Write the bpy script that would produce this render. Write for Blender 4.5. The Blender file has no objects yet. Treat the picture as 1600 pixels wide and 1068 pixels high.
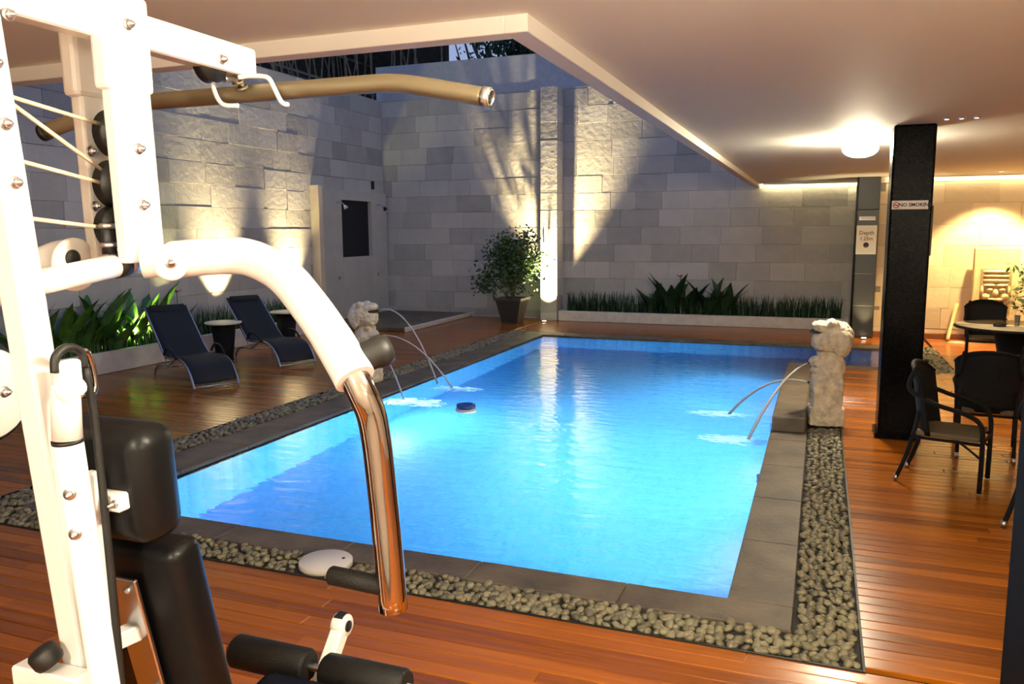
import bpy, bmesh, math, random
from mathutils import Vector, Matrix, noise
random.seed(7)
PI = math.pi
scene = bpy.context.scene
COL = scene.collection

# ---------------------------------------------------------------- camera
cam_d = bpy.data.cameras.new('camera'); cam = bpy.data.objects.new('camera', cam_d); COL.objects.link(cam)
cam_d.sensor_width = 36.0; cam_d.lens = 1262.4 * 36.0 / 1600.0; cam_d.clip_start = 0.05; cam_d.clip_end = 200
_yaw, _pit, _rol = .36427, .13565, -.00581
_d = Vector((-math.sin(_yaw) * math.cos(_pit), math.cos(_yaw) * math.cos(_pit), -math.sin(_pit)))
_r = Vector((math.cos(_yaw), math.sin(_yaw), 0)); _u = _r.cross(_d)
_r2 = _r * math.cos(_rol) + _u * math.sin(_rol); _u2 = _u * math.cos(_rol) - _r * math.sin(_rol)
cam.matrix_world = Matrix(((_r2.x, _u2.x, -_d.x, 0), (_r2.y, _u2.y, -_d.y, 0), (_r2.z, _u2.z, -_d.z, 2.1), (0, 0, 0, 1)))
scene.camera = cam

# ---------------------------------------------------------------- world: dusk sky
world = bpy.data.worlds.new('dusk'); scene.world = world; world.use_nodes = True
wn = world.node_tree; bg = wn.nodes['Background']
tc = wn.nodes.new('ShaderNodeTexCoord'); sx = wn.nodes.new('ShaderNodeSeparateXYZ'); rp = wn.nodes.new('ShaderNodeValToRGB')
wn.links.new(tc.outputs['Generated'], sx.inputs[0]); wn.links.new(sx.outputs['Z'], rp.inputs[0]); wn.links.new(rp.outputs[0], bg.inputs[0])
rp.color_ramp.elements[0].position = 0.0; rp.color_ramp.elements[0].color = (.50, .62, .95, 1)
rp.color_ramp.elements[1].position = .8; rp.color_ramp.elements[1].color = (.19, .31, .70, 1)
bg.inputs[1].default_value = 0.6

# ---------------------------------------------------------------- exposure
vs = scene.view_settings
vs.view_transform = 'Standard'; vs.look = 'None'; vs.exposure = 0.35; vs.gamma = 1; vs.use_curve_mapping = False
try:
    scene.cycles.caustics_reflective = False; scene.cycles.caustics_refractive = False
    scene.cycles.sample_clamp_indirect = 6; scene.cycles.max_bounces = 10
except Exception: pass

# ================================================================ helpers
def node_mat(name):
    m = bpy.data.materials.new(name); m.use_nodes = True
    nt = m.node_tree; return m, nt, nt.nodes['Principled BSDF']
def setp(b, **kw):
    for k, v in kw.items():
        k = k.replace('_', ' ')
        if k in b.inputs: b.inputs[k].default_value = v
def rgba(c): return (c[0], c[1], c[2], 1)
def plain(name, col, rough=.5, metal=0, bump=0, bscale=60, vary=0, vscale=8, **kw):
    m, nt, b = node_mat(name)
    setp(b, Base_Color=rgba(col), Roughness=rough, Metallic=metal, **kw)
    L = nt.links.new; N = nt.nodes.new
    tcn = N('ShaderNodeNewGeometry')
    if vary:
        n = N('ShaderNodeTexNoise'); n.inputs['Scale'].default_value = vscale; n.inputs['Detail'].default_value = 5
        L(tcn.outputs['Position'], n.inputs['Vector'])
        r = N('ShaderNodeMapRange'); r.inputs[1].default_value = .3; r.inputs[2].default_value = .7; r.inputs[3].default_value = 1 - vary; r.inputs[4].default_value = 1 + vary
        L(n.outputs[0], r.inputs[0])
        mx = N('ShaderNodeVectorMath'); mx.operation = 'SCALE'; mx.inputs[0].default_value = col[:3]
        L(r.outputs[0], mx.inputs['Scale']); L(mx.outputs[0], b.inputs['Base Color'])
    if bump:
        n = N('ShaderNodeTexNoise'); n.inputs['Scale'].default_value = bscale; n.inputs['Detail'].default_value = 6
        L(tcn.outputs['Position'], n.inputs['Vector'])
        bp = N('ShaderNodeBump'); bp.inputs['Strength'].default_value = bump; bp.inputs['Distance'].default_value = .02
        L(n.outputs[0], bp.inputs['Height']); L(bp.outputs[0], b.inputs['Normal'])
    return m
def emit(name, col, strength):
    m, nt, b = node_mat(name)
    setp(b, Base_Color=rgba(col), Emission_Color=rgba(col), Emission_Strength=strength); return m
def wood(name, c_dark, c_light, joined=False, rough=.24):
    """Oiled hardwood board: long streaks of grain along X, a tone of its own for each board."""
    m, nt, b = node_mat(name); L = nt.links.new; N = nt.nodes.new
    g = N('ShaderNodeNewGeometry')
    if joined: t = N('ShaderNodeAttribute'); t.attribute_name = 'tone'; tone = t.outputs['Fac']
    else: t = N('ShaderNodeObjectInfo'); tone = t.outputs['Random']
    mp = N('ShaderNodeMapping'); mp.inputs['Scale'].default_value = (1.1, 26, 26); L(g.outputs['Position'], mp.inputs[0])
    n = N('ShaderNodeTexNoise'); n.inputs['Scale'].default_value = 1; n.inputs['Detail'].default_value = 6; n.inputs['Roughness'].default_value = .65
    L(mp.outputs[0], n.inputs['Vector'])
    a = N('ShaderNodeMath'); a.operation = 'MULTIPLY_ADD'; L(n.outputs[0], a.inputs[0]); a.inputs[1].default_value = .75
    s = N('ShaderNodeMath'); s.operation = 'MULTIPLY_ADD'; L(tone, s.inputs[0]); s.inputs[1].default_value = .5; s.inputs[2].default_value = -.12
    L(s.outputs[0], a.inputs[2])
    cr = N('ShaderNodeValToRGB'); e = cr.color_ramp.elements
    e[0].position = .1; e[0].color = rgba(c_dark); e[1].position = .9; e[1].color = rgba(c_light); L(a.outputs[0], cr.inputs[0])
    L(cr.outputs[0], b.inputs['Base Color'])
    setp(b, Roughness=rough, Coat_Weight=.12, Coat_Roughness=.13, Specular_IOR_Level=.28)
    bp = N('ShaderNodeBump'); bp.inputs['Strength'].default_value = .12; bp.inputs['Distance'].default_value = .01
    L(n.outputs[0], bp.inputs['Height']); L(bp.outputs[0], b.inputs['Normal'])
    return m
def slabstone(name, c1, c2, rough=.75, bump=.5, attr=False):
    m, nt, b = node_mat(name); L = nt.links.new; N = nt.nodes.new
    g = N('ShaderNodeNewGeometry')
    if attr: o = N('ShaderNodeAttribute'); o.attribute_name = 'tone'; rnd = o.outputs['Fac']
    else: o = N('ShaderNodeObjectInfo'); rnd = o.outputs['Random']
    n = N('ShaderNodeTexNoise'); n.inputs['Scale'].default_value = 3.0; n.inputs['Detail'].default_value = 8; n.inputs['Roughness'].default_value = .62
    L(g.outputs['Position'], n.inputs['Vector'])
    a = N('ShaderNodeMath'); a.operation = 'MULTIPLY_ADD'; L(n.outputs[0], a.inputs[0]); a.inputs[1].default_value = .55
    p = N('ShaderNodeMath'); p.operation = 'POWER'; L(rnd, p.inputs[0]); p.inputs[1].default_value = .6
    s = N('ShaderNodeMath'); s.operation = 'MULTIPLY_ADD'; L(p.outputs[0], s.inputs[0]); s.inputs[1].default_value = .75; s.inputs[2].default_value = -.05
    L(s.outputs[0], a.inputs[2])
    cr = N('ShaderNodeValToRGB'); e = cr.color_ramp.elements
    e[0].position = .05; e[0].color = rgba(c1); e[1].position = .95; e[1].color = rgba(c2); L(a.outputs[0], cr.inputs[0])
    L(cr.outputs[0], b.inputs['Base Color']); setp(b, Roughness=rough)
    n2 = N('ShaderNodeTexNoise'); n2.inputs['Scale'].default_value = 9; n2.inputs['Detail'].default_value = 8; L(g.outputs['Position'], n2.inputs['Vector'])
    bp = N('ShaderNodeBump'); bp.inputs['Strength'].default_value = bump; bp.inputs['Distance'].default_value = .02
    L(n2.outputs[0], bp.inputs['Height']); L(bp.outputs[0], b.inputs['Normal'])
    return m

def new(name, bm, m, parent=None, off=None, **props):
    """One mesh object. With off (the parent's place) the mesh stays in world coordinates."""
    me = bpy.data.meshes.new(name); bm.to_mesh(me); bm.free()
    return link(name, me, m, parent, off, **props)
def link(name, me, m, parent=None, off=None, **props):
    if m is not None and not me.materials: me.materials.append(m)
    o = bpy.data.objects.new(name, me); COL.objects.link(o)
    if parent is not None:
        o.parent = parent
        if off is not None: o.matrix_parent_inverse = Matrix.Translation(Vector(off)).inverted()
    for k, v in props.items(): o[k] = v
    return o
def root(name, loc=(0, 0, 0), rz=0, **props):
    o = bpy.data.objects.new(name, None); COL.objects.link(o); o.empty_display_size = .1
    o.location = loc; o.rotation_euler = (0, 0, rz)
    for k, v in props.items(): o[k] = v
    return o
def dup(r, loc, rz, **props):
    c = r.copy(); COL.objects.link(c); c.location = loc; c.rotation_euler = (0, 0, rz)
    for k, v in props.items(): c[k] = v
    for ch in list(r.children):
        d = ch.copy(); COL.objects.link(d); d.parent = c; d.matrix_parent_inverse = ch.matrix_parent_inverse.copy()
        for g in list(ch.children):
            e = g.copy(); COL.objects.link(e); e.parent = d; e.matrix_parent_inverse = g.matrix_parent_inverse.copy()
    return c
def B(): return bmesh.new()
def cube(bm, M, bev=0, seg=1):
    g = bmesh.ops.create_cube(bm, size=1, matrix=M)
    if bev:
        es = list({e for v in g['verts'] for e in v.link_edges})
        bmesh.ops.bevel(bm, geom=es, offset=bev, segments=seg, affect='EDGES', profile=.5)
def box(bm, x0, x1, y0, y1, z0, z1, bev=0, seg=1):
    cube(bm, Matrix.Translation(((x0 + x1) / 2, (y0 + y1) / 2, (z0 + z1) / 2)) @ Matrix.Diagonal((abs(x1 - x0), abs(y1 - y0), abs(z1 - z0), 1)), bev, seg)
    return bm
def beam(bm, a, b_, w, h, bev=0, up=(1, 0, 0), seg=1):
    """Bar of section w (along up) x h from a to b_."""
    a, b_ = Vector(a), Vector(b_); t = (b_ - a).normalized(); u = Vector(up); u = (u - t * u.dot(t)).normalized(); v = t.cross(u)
    M = Matrix(((u.x * w, v.x * h, t.x * (b_ - a).length, (a.x + b_.x) / 2), (u.y * w, v.y * h, t.y * (b_ - a).length, (a.y + b_.y) / 2), (u.z * w, v.z * h, t.z * (b_ - a).length, (a.z + b_.z) / 2), (0, 0, 0, 1)))
    # bevel in metres: build unscaled
    g = bmesh.ops.create_cube(bm, size=1, matrix=M)
    if bev: bmesh.ops.bevel(bm, geom=list({e for q in g['verts'] for e in q.link_edges}), offset=bev, segments=seg, affect='EDGES', profile=.5)
    return bm
def tube(bm, pts, r, n=12, caps=True, flat=1.0, up=None):
    pts = [Vector(p) for p in pts]; R = r if isinstance(r, (list, tuple)) else [r] * len(pts)
    T = []
    for i in range(len(pts)):
        t = pts[min(i + 1, len(pts) - 1)] - pts[max(i - 1, 0)]; T.append(t.normalized() if t.length > 1e-9 else Vector((0, 0, 1)))
    u = Vector(up) if up else (Vector((0, 0, 1)) if abs(T[0].z) < .9 else Vector((1, 0, 0)))
    rings = []
    for p, t, q in zip(pts, T, R):
        u = (u - t * u.dot(t)).normalized(); v = t.cross(u)
        rings.append([bm.verts.new(p + (u * math.cos(2 * PI * k / n) + v * math.sin(2 * PI * k / n) * flat) * q) for k in range(n)])
    for a, c in zip(rings, rings[1:]):
        for k in range(n):
            f = bm.faces.new((a[k], a[(k + 1) % n], c[(k + 1) % n], c[k])); f.smooth = True
    if caps:
        bm.faces.new(rings[0][::-1]); bm.faces.new(rings[-1])
    return bm
def lathe(bm, prof, n=24, M=None):
    rings = []
    for r, z in prof:
        if r < 1e-6: rings.append([bm.verts.new((0, 0, z))])
        else: rings.append([bm.verts.new((r * math.cos(2 * PI * k / n), r * math.sin(2 * PI * k / n), z)) for k in range(n)])
    vs_ = [v for q in rings for v in q]
    for a, c in zip(rings, rings[1:]):
        for k in range(n):
            k2 = (k + 1) % n
            q = [a[k % len(a)], a[k2 % len(a)], c[k2 % len(c)], c[k % len(c)]]
            q = [x for i, x in enumerate(q) if x not in q[:i]]
            if len(q) > 2:
                f = bm.faces.new(q); f.smooth = True
    if M is not None: bmesh.ops.transform(bm, matrix=M, verts=vs_)
    return bm
def axis_mat(p, d):
    d = Vector(d).normalized(); return Matrix.Translation(Vector(p)) @ d.to_track_quat('Z', 'Y').to_matrix().to_4x4()
def disc(bm, p, d, r, h, n=24, bev=.004):
    return lathe(bm, [(0, -h / 2), (r - bev, -h / 2), (r, -h / 2 + bev), (r, h / 2 - bev), (r - bev, h / 2), (0, h / 2)], n, axis_mat(p, d))
def spline(pts, k=6):
    P = [Vector(p) for p in pts]; out = []
    for i in range(len(P) - 1):
        a, b_, c, d = P[max(i - 1, 0)], P[i], P[i + 1], P[min(i + 2, len(P) - 1)]
        for j in range(k):
            t = j / k; out.append(.5 * ((2 * b_) + (c - a) * t + (2 * a - 5 * b_ + 4 * c - d) * t * t + (3 * b_ - a - 3 * c + d) * t ** 3))
    return out + [P[-1]]
def text_mesh(body, size, bold=0.0):
    cu = bpy.data.curves.new('lettering', 'FONT'); cu.body = body; cu.size = size; cu.align_x = 'CENTER'; cu.align_y = 'CENTER'; cu.extrude = .001; cu.offset = bold; cu.resolution_u = 2
    o = bpy.data.objects.new('lettering', cu); COL.objects.link(o)
    dg = bpy.context.evaluated_depsgraph_get(); me = bpy.data.meshes.new_from_object(o.evaluated_get(dg))
    bpy.data.objects.remove(o); bpy.data.curves.remove(cu); me.materials.clear(); return me
def lamp(kind, name, loc, energy, col, aim=None, size=.05, angle=60, blend=.6):
    l = bpy.data.lights.new(name, kind); l.energy = energy; l.color = col
    if kind == 'SPOT': l.spot_size = math.radians(angle); l.spot_blend = blend; l.shadow_soft_size = size
    elif kind == 'POINT': l.shadow_soft_size = size
    elif kind == 'AREA': l.size = size
    o = bpy.data.objects.new(name, l); COL.objects.link(o); o.location = loc
    if aim is not None: o.rotation_euler = (Vector(aim) - Vector(loc)).to_track_quat('-Z', 'Y').to_euler()
    return o

# ================================================================ materials
WARM = (1, .78, .42)
M_deck = wood('deck_wood', (.13, .029, .002), (.46, .135, .007))
M_deckj = wood('deck_wood_far', (.13, .029, .002), (.46, .135, .007), joined=True)
M_sub = plain('deck_underlay', (.02, .012, .008), .9)
M_wall = slabstone('limestone_slab', (.29, .275, .25), (.55, .525, .47), .8, .8)
M_wallw = slabstone('sandstone_slab', (.50, .42, .30), (.72, .62, .46))
M_mortar = plain('mortar', (.24, .23, .21), .9)
M_plaster = plain('painted_plaster', (.42, .44, .47), .85, bump=.15, bscale=12, vary=.08)
M_ceil = plain('ceiling_paint', (.86, .85, .79), .7, bump=.03, bscale=4)
M_trim = plain('trim_paint', (.80, .77, .72), .6)
M_render = plain('planter_render', (.66, .62, .55), .7, vary=.1, bump=.1)
M_black = plain('black_granite', (.0015, .0015, .0017), .25, vary=.3, vscale=90, Specular_IOR_Level=.06)
M_greycol = slabstone('grey_tile', (.005, .005, .0045), (.012, .012, .010), .4, .1)
M_coping = plain('andesite_coping', (.105, .082, .055), .55, bump=.35, bscale=30, vary=.45, vscale=3)
M_pebble = slabstone('pebble', (.025, .024, .016), (.24, .215, .13), .45, .15)
M_pebblej = slabstone('pebble_far', (.025, .024, .016), (.24, .215, .13), .45, .15, attr=True)
M_bed = plain('pebble_bed', (.025, .023, .02), .9)
M_soil = plain('soil', (.03, .02, .012), .95, bump=.5)
M_white = plain('white_powder_coat', (.84, .83, .82), .28, Coat_Weight=.4)
M_whitecap = plain('white_plastic', (.78, .76, .72), .4)
M_vinyl = plain('black_vinyl', (.004, .004, .0045), .34, Specular_IOR_Level=.16, bump=.05, bscale=160)
M_foam = plain('black_foam', (.006, .0055, .005), .55, Specular_IOR_Level=.2, bump=.2, bscale=200)
M_rubber = plain('black_rubber', (.006, .006, .006), .5, Specular_IOR_Level=.35)
M_chrome = plain('chrome', (.50, .44, .40), .07, 1)
M_steel = plain('steel', (.55, .55, .57), .3, 1)
M_latbar = plain('lat_bar_yellow_reflection', (.23, .19, .12), .38, .7)  # steel bar; the yellow light it reflects is put into the base colour
M_cable = plain('coated_cable', (.80, .70, .50), .45)
M_sling = plain('black_sling_fabric', (.007, .008, .011), .8, bump=.2, bscale=300)
M_alu = plain('aluminium', (.42, .42, .44), .35, .9)
M_rattan = plain('black_rattan', (.004, .0038, .0035), .5, Specular_IOR_Level=.15, bump=.5, bscale=120)
M_seat = plain('brown_seat_weave', (.10, .075, .045), .6, bump=.4, bscale=150)
M_dark = plain('dark_void', (.004, .004, .005), .8)
M_tabletop = plain('cream_tabletop', (.72, .66, .48), .35)
M_statue = plain('white_stone_statue', (.80, .72, .54), .8, bump=.9, bscale=26, vary=.25, vscale=16)
M_mouth = plain('statue_mouth', (.05, .035, .03), .8)
M_leaf = plain('leaf_green', (.045, .13, .018), .35, vary=.4, vscale=10)
M_leafd = plain('leaf_dark', (.012, .042, .012), .38, vary=.4, vscale=8)
M_grass = plain('grass_green', (.04, .10, .02), .5, vary=.4)
M_bush = plain('bush_leaf', (.04, .085, .02), .45, vary=.5, vscale=9)
M_stem = plain('stem', (.09, .055, .025), .8)
M_red = plain('red_petal', (.55, .03, .03), .5)
M_pot = plain('pot_grey', (.028, .03, .03), .45)
M_sign = plain('sign_white', (.78, .74, .74), .4)
M_signw = plain('sign_cream', (.72, .69, .60), .5)
M_ink = plain('ink_dark', (.02, .015, .015), .6)
M_inkred = plain('ink_red', (.55, .06, .06), .6)
M_inkbrown = plain('ink_brown', (.16, .10, .06), .6)
M_bamboo = plain('bamboo_pole', (.16, .13, .085), .6, vary=.4)
M_thatch = plain('thatch', (.022, .016, .009), .95, bump=.8, bscale=25, vary=.5, vscale=6)
M_carved = plain('yellow_sandstone', (.70, .58, .34), .8, bump=.3, bscale=50, vary=.1)
M_brown = plain('brown_skirting', (.22, .07, .025), .5)
M_blue = plain('blue_float', (.015, .06, .30), .35)
M_lampadded = emit('added_lamp_glass', (1, .88, .66), 225)  # glow of the added lamps out of view
M_lens = emit('uplight_lens', (1, .84, .52), 22)
M_down = emit('downlight_lens', (1, .92, .8), 10)
M_poollens = emit('pool_lamp_lens', (.8, .95, 1), 12)
M_foamw, _nt, _b = node_mat('white_water'); _o = _nt.nodes['Material Output']; _t = _nt.nodes.new('ShaderNodeBsdfTranslucent'); _f = _nt.nodes.new('ShaderNodeBsdfDiffuse'); _m = _nt.nodes.new('ShaderNodeMixShader')
_t.inputs[0].default_value = _f.inputs[0].default_value = (.92, .97, 1, 1); _m.inputs[0].default_value = .6
_nt.links.new(_f.outputs[0], _m.inputs[1]); _nt.links.new(_t.outputs[0], _m.inputs[2]); _nt.links.new(_m.outputs[0], _o.inputs['Surface'])
M_jet, _nt, _b = node_mat('jet_water'); setp(_b, Base_Color=(.82, .88, .95, 1), Roughness=.12, Transmission_Weight=.25, IOR=1.33)
M_glass, _nt, _b = node_mat('table_glass_reflection_tint'); setp(_b, Base_Color=(.62, .52, .34, 1), Roughness=.08, IOR=1.6)  # cream base colour stands in for the lit wall's reflection in the glass
M_clear, _nt, _b = node_mat('drinking_glass'); setp(_b, Base_Color=(1, 1, 1, 1), Roughness=.02, Transmission_Weight=.9, IOR=1.45)

# water surface with gentle ripples
M_water, nt, b = node_mat('pool_water')
setp(b, Base_Color=(.80, .95, 1, 1), Roughness=.015, Transmission_Weight=1, IOR=1.33)
g = nt.nodes.new('ShaderNodeNewGeometry'); mp = nt.nodes.new('ShaderNodeMapping'); mp.inputs['Scale'].default_value = (2.2, 4.2, 1)
n1 = nt.nodes.new('ShaderNodeTexNoise'); n1.inputs['Scale'].default_value = 1.6; n1.inputs['Detail'].default_value = 3; n1.inputs['Distortion'].default_value = .4
bp = nt.nodes.new('ShaderNodeBump'); bp.inputs['Strength'].default_value = .22; bp.inputs['Distance'].default_value = .05
nt.links.new(g.outputs['Position'], mp.inputs[0]); nt.links.new(mp.outputs[0], n1.inputs['Vector']); nt.links.new(n1.outputs[0], bp.inputs['Height']); nt.links.new(bp.outputs[0], b.inputs['Normal'])
# glass mosaic of the basin
M_tile, nt, b = node_mat('blue_mosaic')
g = nt.nodes.new('ShaderNodeNewGeometry'); mp = nt.nodes.new('ShaderNodeMapping'); mp.inputs['Rotation'].default_value = (.0, .0, 0)
br = nt.nodes.new('ShaderNodeTexBrick'); br.offset = 0; br.inputs['Scale'].default_value = 1
br.inputs['Brick Width'].default_value = .05; br.inputs['Row Height'].default_value = .05; br.inputs['Mortar Size'].default_value = .003
br.inputs['Color1'].default_value = (.06, .38, .80, 1); br.inputs['Color2'].default_value = (.11, .49, .90, 1); br.inputs['Mortar'].default_value = (.16, .46, .80, 1)
nt.links.new(g.outputs['Position'], mp.inputs[0]); nt.links.new(mp.outputs[0], br.inputs['Vector']); nt.links.new(br.outputs[0], b.inputs['Base Color']); setp(b, Roughness=.35)

# ================================================================ the setting
ST = dict(kind='structure')
PX0, PX1, PY0, PY1 = -5.27, -.42, 4.57, 15.62          # pool
AX1, AY0 = 1.25, 13.5                                  # arm of the pool behind the columns
WL, WB, WR = -10.68, 18.70, 17.45                      # inner faces: wall left (X), wall back (Y), wall back right (Y)
CZ = 3.10                                              # ceiling
OX, OY = -1.317, 3.68                                  # edges of the opening over the pool

# ---- floor: underlay + decking boards along X
bm = B()
for r in ((WL, 5.2, -1.5, PY0), (WL, PX0, PY0, WB), (PX1, 5.2, PY0, AY0), (AX1, 5.2, AY0, PY1), (PX0, 5.2, PY1, WB)):
    box(bm, r[0], r[1], r[2], r[3], -.16, -.035)
floor = new('floor', bm, M_sub, **ST)
PITCH = .105; plank_cache = {}
def plank_mesh(L):
    L = round(L, 2)
    if L not in plank_cache:
        q = B(); box(q, -L / 2, L / 2, -PITCH / 2 + .0025, PITCH / 2 - .0025, -.032, 0, .004)
        me = bpy.data.meshes.new('deck_board'); q.to_mesh(me); q.free(); me.materials.append(M_deck); plank_cache[L] = me
    return plank_cache[L], L
boards = []
def deck(x0, x1, y0, y1, lens=(2.4, 2.1, 2.7)):
    n = int(round((y1 - y0) / PITCH))
    for i in range(n):
        y = y1 - (i + .5) * PITCH
        x = x0; first = True
        while x < x1 - .05:
            L = random.choice(lens) * (random.choice((.35, .6, 1)) if first else 1); first = False
            L = min(L, x1 - x)
            if x1 - x - L < .3: L = x1 - x
            boards.append((x + L / 2, y, L)); x += L
deck(-10.6, 5.15, -1.27, 3.98)
deck(.28, 5.15, 3.98, 13.27, (2.31, 2.6))
deck(1.95, 5.15, 13.27, 17.45, (2.31, 2.6))
deck(-10.6, -10.05, 3.98, 6.71, (.55,))
deck(-10.05, -6.12, 3.98, 18.7, (1.97, 2.2))
deck(-6.12, 1.9, 16.05, 18.2, (2.4, 2.1, 2.7))
boards.sort(key=lambda q: (max(q[1], 2.6) + (0 if q[1] > 2.3 and q[0] > -5.5 else 9)))
far = B(); tones = []
for i, (x, y, L) in enumerate(boards):
    if i < 300:
        me, L = plank_mesh(L - .004); o = link('deck_board', me, None, floor); o.location = (x, y, random.uniform(-.0012, .0008))
    else:
        n0 = len(far.faces); dz = random.uniform(-.0012, .0008)
        box(far, x - L / 2 + .002, x + L / 2 - .002, y - PITCH / 2 + .0025, y + PITCH / 2 - .0025, -.032, dz, .004); far.faces.ensure_lookup_table()
        tones += [random.random()] * (len(far.faces) - n0)
o = new('deck_boards', far, M_deckj, floor, kind='stuff')
at = o.data.attributes.new('tone', 'FLOAT', 'FACE'); at.data.foreach_set('value', tones)

# ---- pool basin, coping, water
bm = B(); D = -1.35
for r in ((PX0, PX1, PY0, PY1, D - .1, D), (PX1, AX1, AY0, PY1, D - .1, D),
          (PX0 - .06, PX0, PY0 - .06, PY1 + .06, D, -.05), (PX0, PX1 + .06, PY0 - .06, PY0, D, -.05), (PX0, AX1, PY1, PY1 + .06, D, -.05),
          (PX1, PX1 + .06, PY0, AY0, D, -.05), (PX1 + .06, AX1, AY0 - .06, AY0, D, -.05), (AX1, AX1 + .06, AY0 - .06, PY1 + .06, D, -.05)): box(bm, *r)
basin = new('pool_basin', bm, M_tile, **ST)
bm = B(); nx, ny = 24, 56
V = [[bm.verts.new((PX0 + (PX1 - PX0) * i / nx, PY0 + (PY1 - PY0) * j / ny, -.028)) for j in range(ny + 1)] for i in range(nx + 1)]
for i in range(nx):
    for j in range(ny): bm.faces.new((V[i][j], V[i + 1][j], V[i + 1][j + 1], V[i][j + 1])).smooth = True
va = [bm.verts.new(p) for p in ((PX1, AY0, -.028), (AX1, AY0, -.028), (AX1, PY1, -.028), (PX1, PY1, -.028))]; bm.faces.new(va)
new('pool_water', bm, M_water, label='rippling clear blue pool water glowing from below', category='water', kind='stuff')
coping = root('pool_coping', (-2.8, 10, 0), **ST)
cop_cache = {}
def cop_slabs(x0, x1, y0, y1, along):
    a0, a1 = (x0, x1) if along == 'x' else (y0, y1); n = max(1, round((a1 - a0) / .95)); s = (a1 - a0) / n
    for i in range(n):
        q = (a0 + i * s + .002, a0 + (i + 1) * s - .002)
        r = (q[0], q[1], y0, y1) if along == 'x' else (x0, x1, q[0], q[1])
        dims = (round(r[1] - r[0], 3), round(r[3] - r[2], 3))
        if dims not in cop_cache:
            k = B(); box(k, -dims[0] / 2, dims[0] / 2, -dims[1] / 2, dims[1] / 2, -.05, 0, .005)
            me = bpy.data.meshes.new('coping_slab'); k.to_mesh(me); k.free(); me.materials.append(M_coping); cop_cache[dims] = me
        o = link('coping_slab', cop_cache[dims], None, coping, (-2.8, 10, 0)); o.location = ((r[0] + r[1]) / 2, (r[2] + r[3]) / 2, random.uniform(0, .002))
cop_slabs(-5.75, -.06, 4.29, PY0, 'x'); cop_slabs(PX1, -.06, PY0, AY0 - .3, 'y'); cop_slabs(-5.75, PX0, PY0, PY1, 'y')
cop_slabs(-5.75, 1.62, PY1, 16.05, 'x'); cop_slabs(PX1, 1.62, AY0 - .3, AY0, 'x'); cop_slabs(AX1, 1.62, AY0, PY1, 'y')
bm = B(); box(bm, PX1 + .01, -.075, 8.75, 11.4, 0, .16, .012)
new('plinth', bm, M_coping, coping, (-2.8, 10, 0))

# ---- pebble borders
PB = root('pebble_border', (.1, 4.1, -.03), label='border of small grey river pebbles running around the pool coping', category='pebbles')
bm = B()
for r in ((-6.12, .28, 3.98, 4.29), (-.06, .28, 4.29, 13.2), (-6.12, -5.75, 4.29, 16.05), (1.62, 1.95, 13.2, 16.05)): box(bm, r[0], r[1], r[2], r[3], -.034, -.018)
new('gravel_bed', bm, M_bed, PB, (.1, 4.1, -.03))
bm = B()
for r in ((-6.12, .275, 3.972, 3.985), (.272, .285, 3.972, 13.2), (-6.125, -6.112, 3.98, 16.05)): box(bm, r[0], r[1], r[2], r[3], -.034, .006)
new('edge_strip', bm, M_rubber, PB, (.1, 4.1, -.03))
peb_me = []
for k in range(7):
    q = B(); bmesh.ops.create_icosphere(q, subdivisions=2 if k < 5 else 1, radius=1)
    for v in q.verts:
        v.co *= 1 + .22 * noise.noise(v.co * 1.1 + Vector((k * 7.3, 0, 0))); v.co = Vector((v.co.x * 1.25, v.co.y, v.co.z * .72))
    for f in q.faces: f.smooth = True
    me = bpy.data.meshes.new('pebble'); q.to_mesh(me); q.free(); me.materials.append(M_pebble); peb_me.append(me)
P = []
def scatter(x0, x1, y0, y1, s):
    nx = max(1, int((x1 - x0) / s)); ny = max(1, int((y1 - y0) / s))
    for i in range(nx):
        for j in range(ny):
            rad = random.uniform(.42, .66) * s
            P.append((x0 + (i + .5 + random.uniform(-.38, .38)) * (x1 - x0) / nx, y0 + (j + .5 + random.uniform(-.38, .38)) * (y1 - y0) / ny, random.uniform(-.012, .006), rad, random.uniform(0, 6.3), random.uniform(-.5, .5), random.uniform(-.5, .5)))
def inset(a, b_, c, d, e=.02): return a + e, b_ - e, c + e, d - e
scatter(*inset(-6.12, .28, 3.98, 4.29), .046); scatter(*inset(-.06, .28, 4.25, 9.05), .046); scatter(*inset(-.06, .28, 9.5, 13.2), .05)
scatter(*inset(-6.12, -5.75, 4.29, 16.05), .05); scatter(*inset(1.62, 1.95, 13.2, 16.05), .06)
P = [p for p in P if (p[0] + 2.87) ** 2 + (p[1] - 4.17) ** 2 > .19 ** 2]
P.sort(key=lambda p: math.hypot(p[0], p[1]) + (3 if p[0] < -2.6 else 0))
vs_, fs_, tn = [], [], []
lo = peb_me[5:]
for i, (x, y, z, rad, a, b1, c1) in enumerate(P):
    Mx = Matrix.Translation((x, y, z)) @ Matrix.Rotation(a, 4, 'Z') @ Matrix.Rotation(b1, 4, 'X') @ Matrix.Rotation(c1, 4, 'Y') @ Matrix.Diagonal((rad, rad, rad, 1))
    if i < 300:
        o = link('pebble', peb_me[i % 5], None, PB, (.1, 4.1, -.03)); o.matrix_basis = Mx
    else:
        me = peb_me[i % 5] if i < 1300 and False else lo[i % 2]; n0 = len(vs_)
        vs_ += [Mx @ v.co for v in me.vertices]; fs_ += [[n0 + k for k in p.vertices] for p in me.polygons]; tn += [random.random()] * len(me.polygons)
me = bpy.data.meshes.new('pebbles'); me.from_pydata([tuple(v) for v in vs_], [], fs_); me.polygons.foreach_set('use_smooth', [True] * len(fs_))
at = me.attributes.new('tone', 'FLOAT', 'FACE'); at.data.foreach_set('value', tn)
link('pebbles', me, M_pebblej, PB, (.1, 4.1, -.03), kind='stuff')

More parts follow.
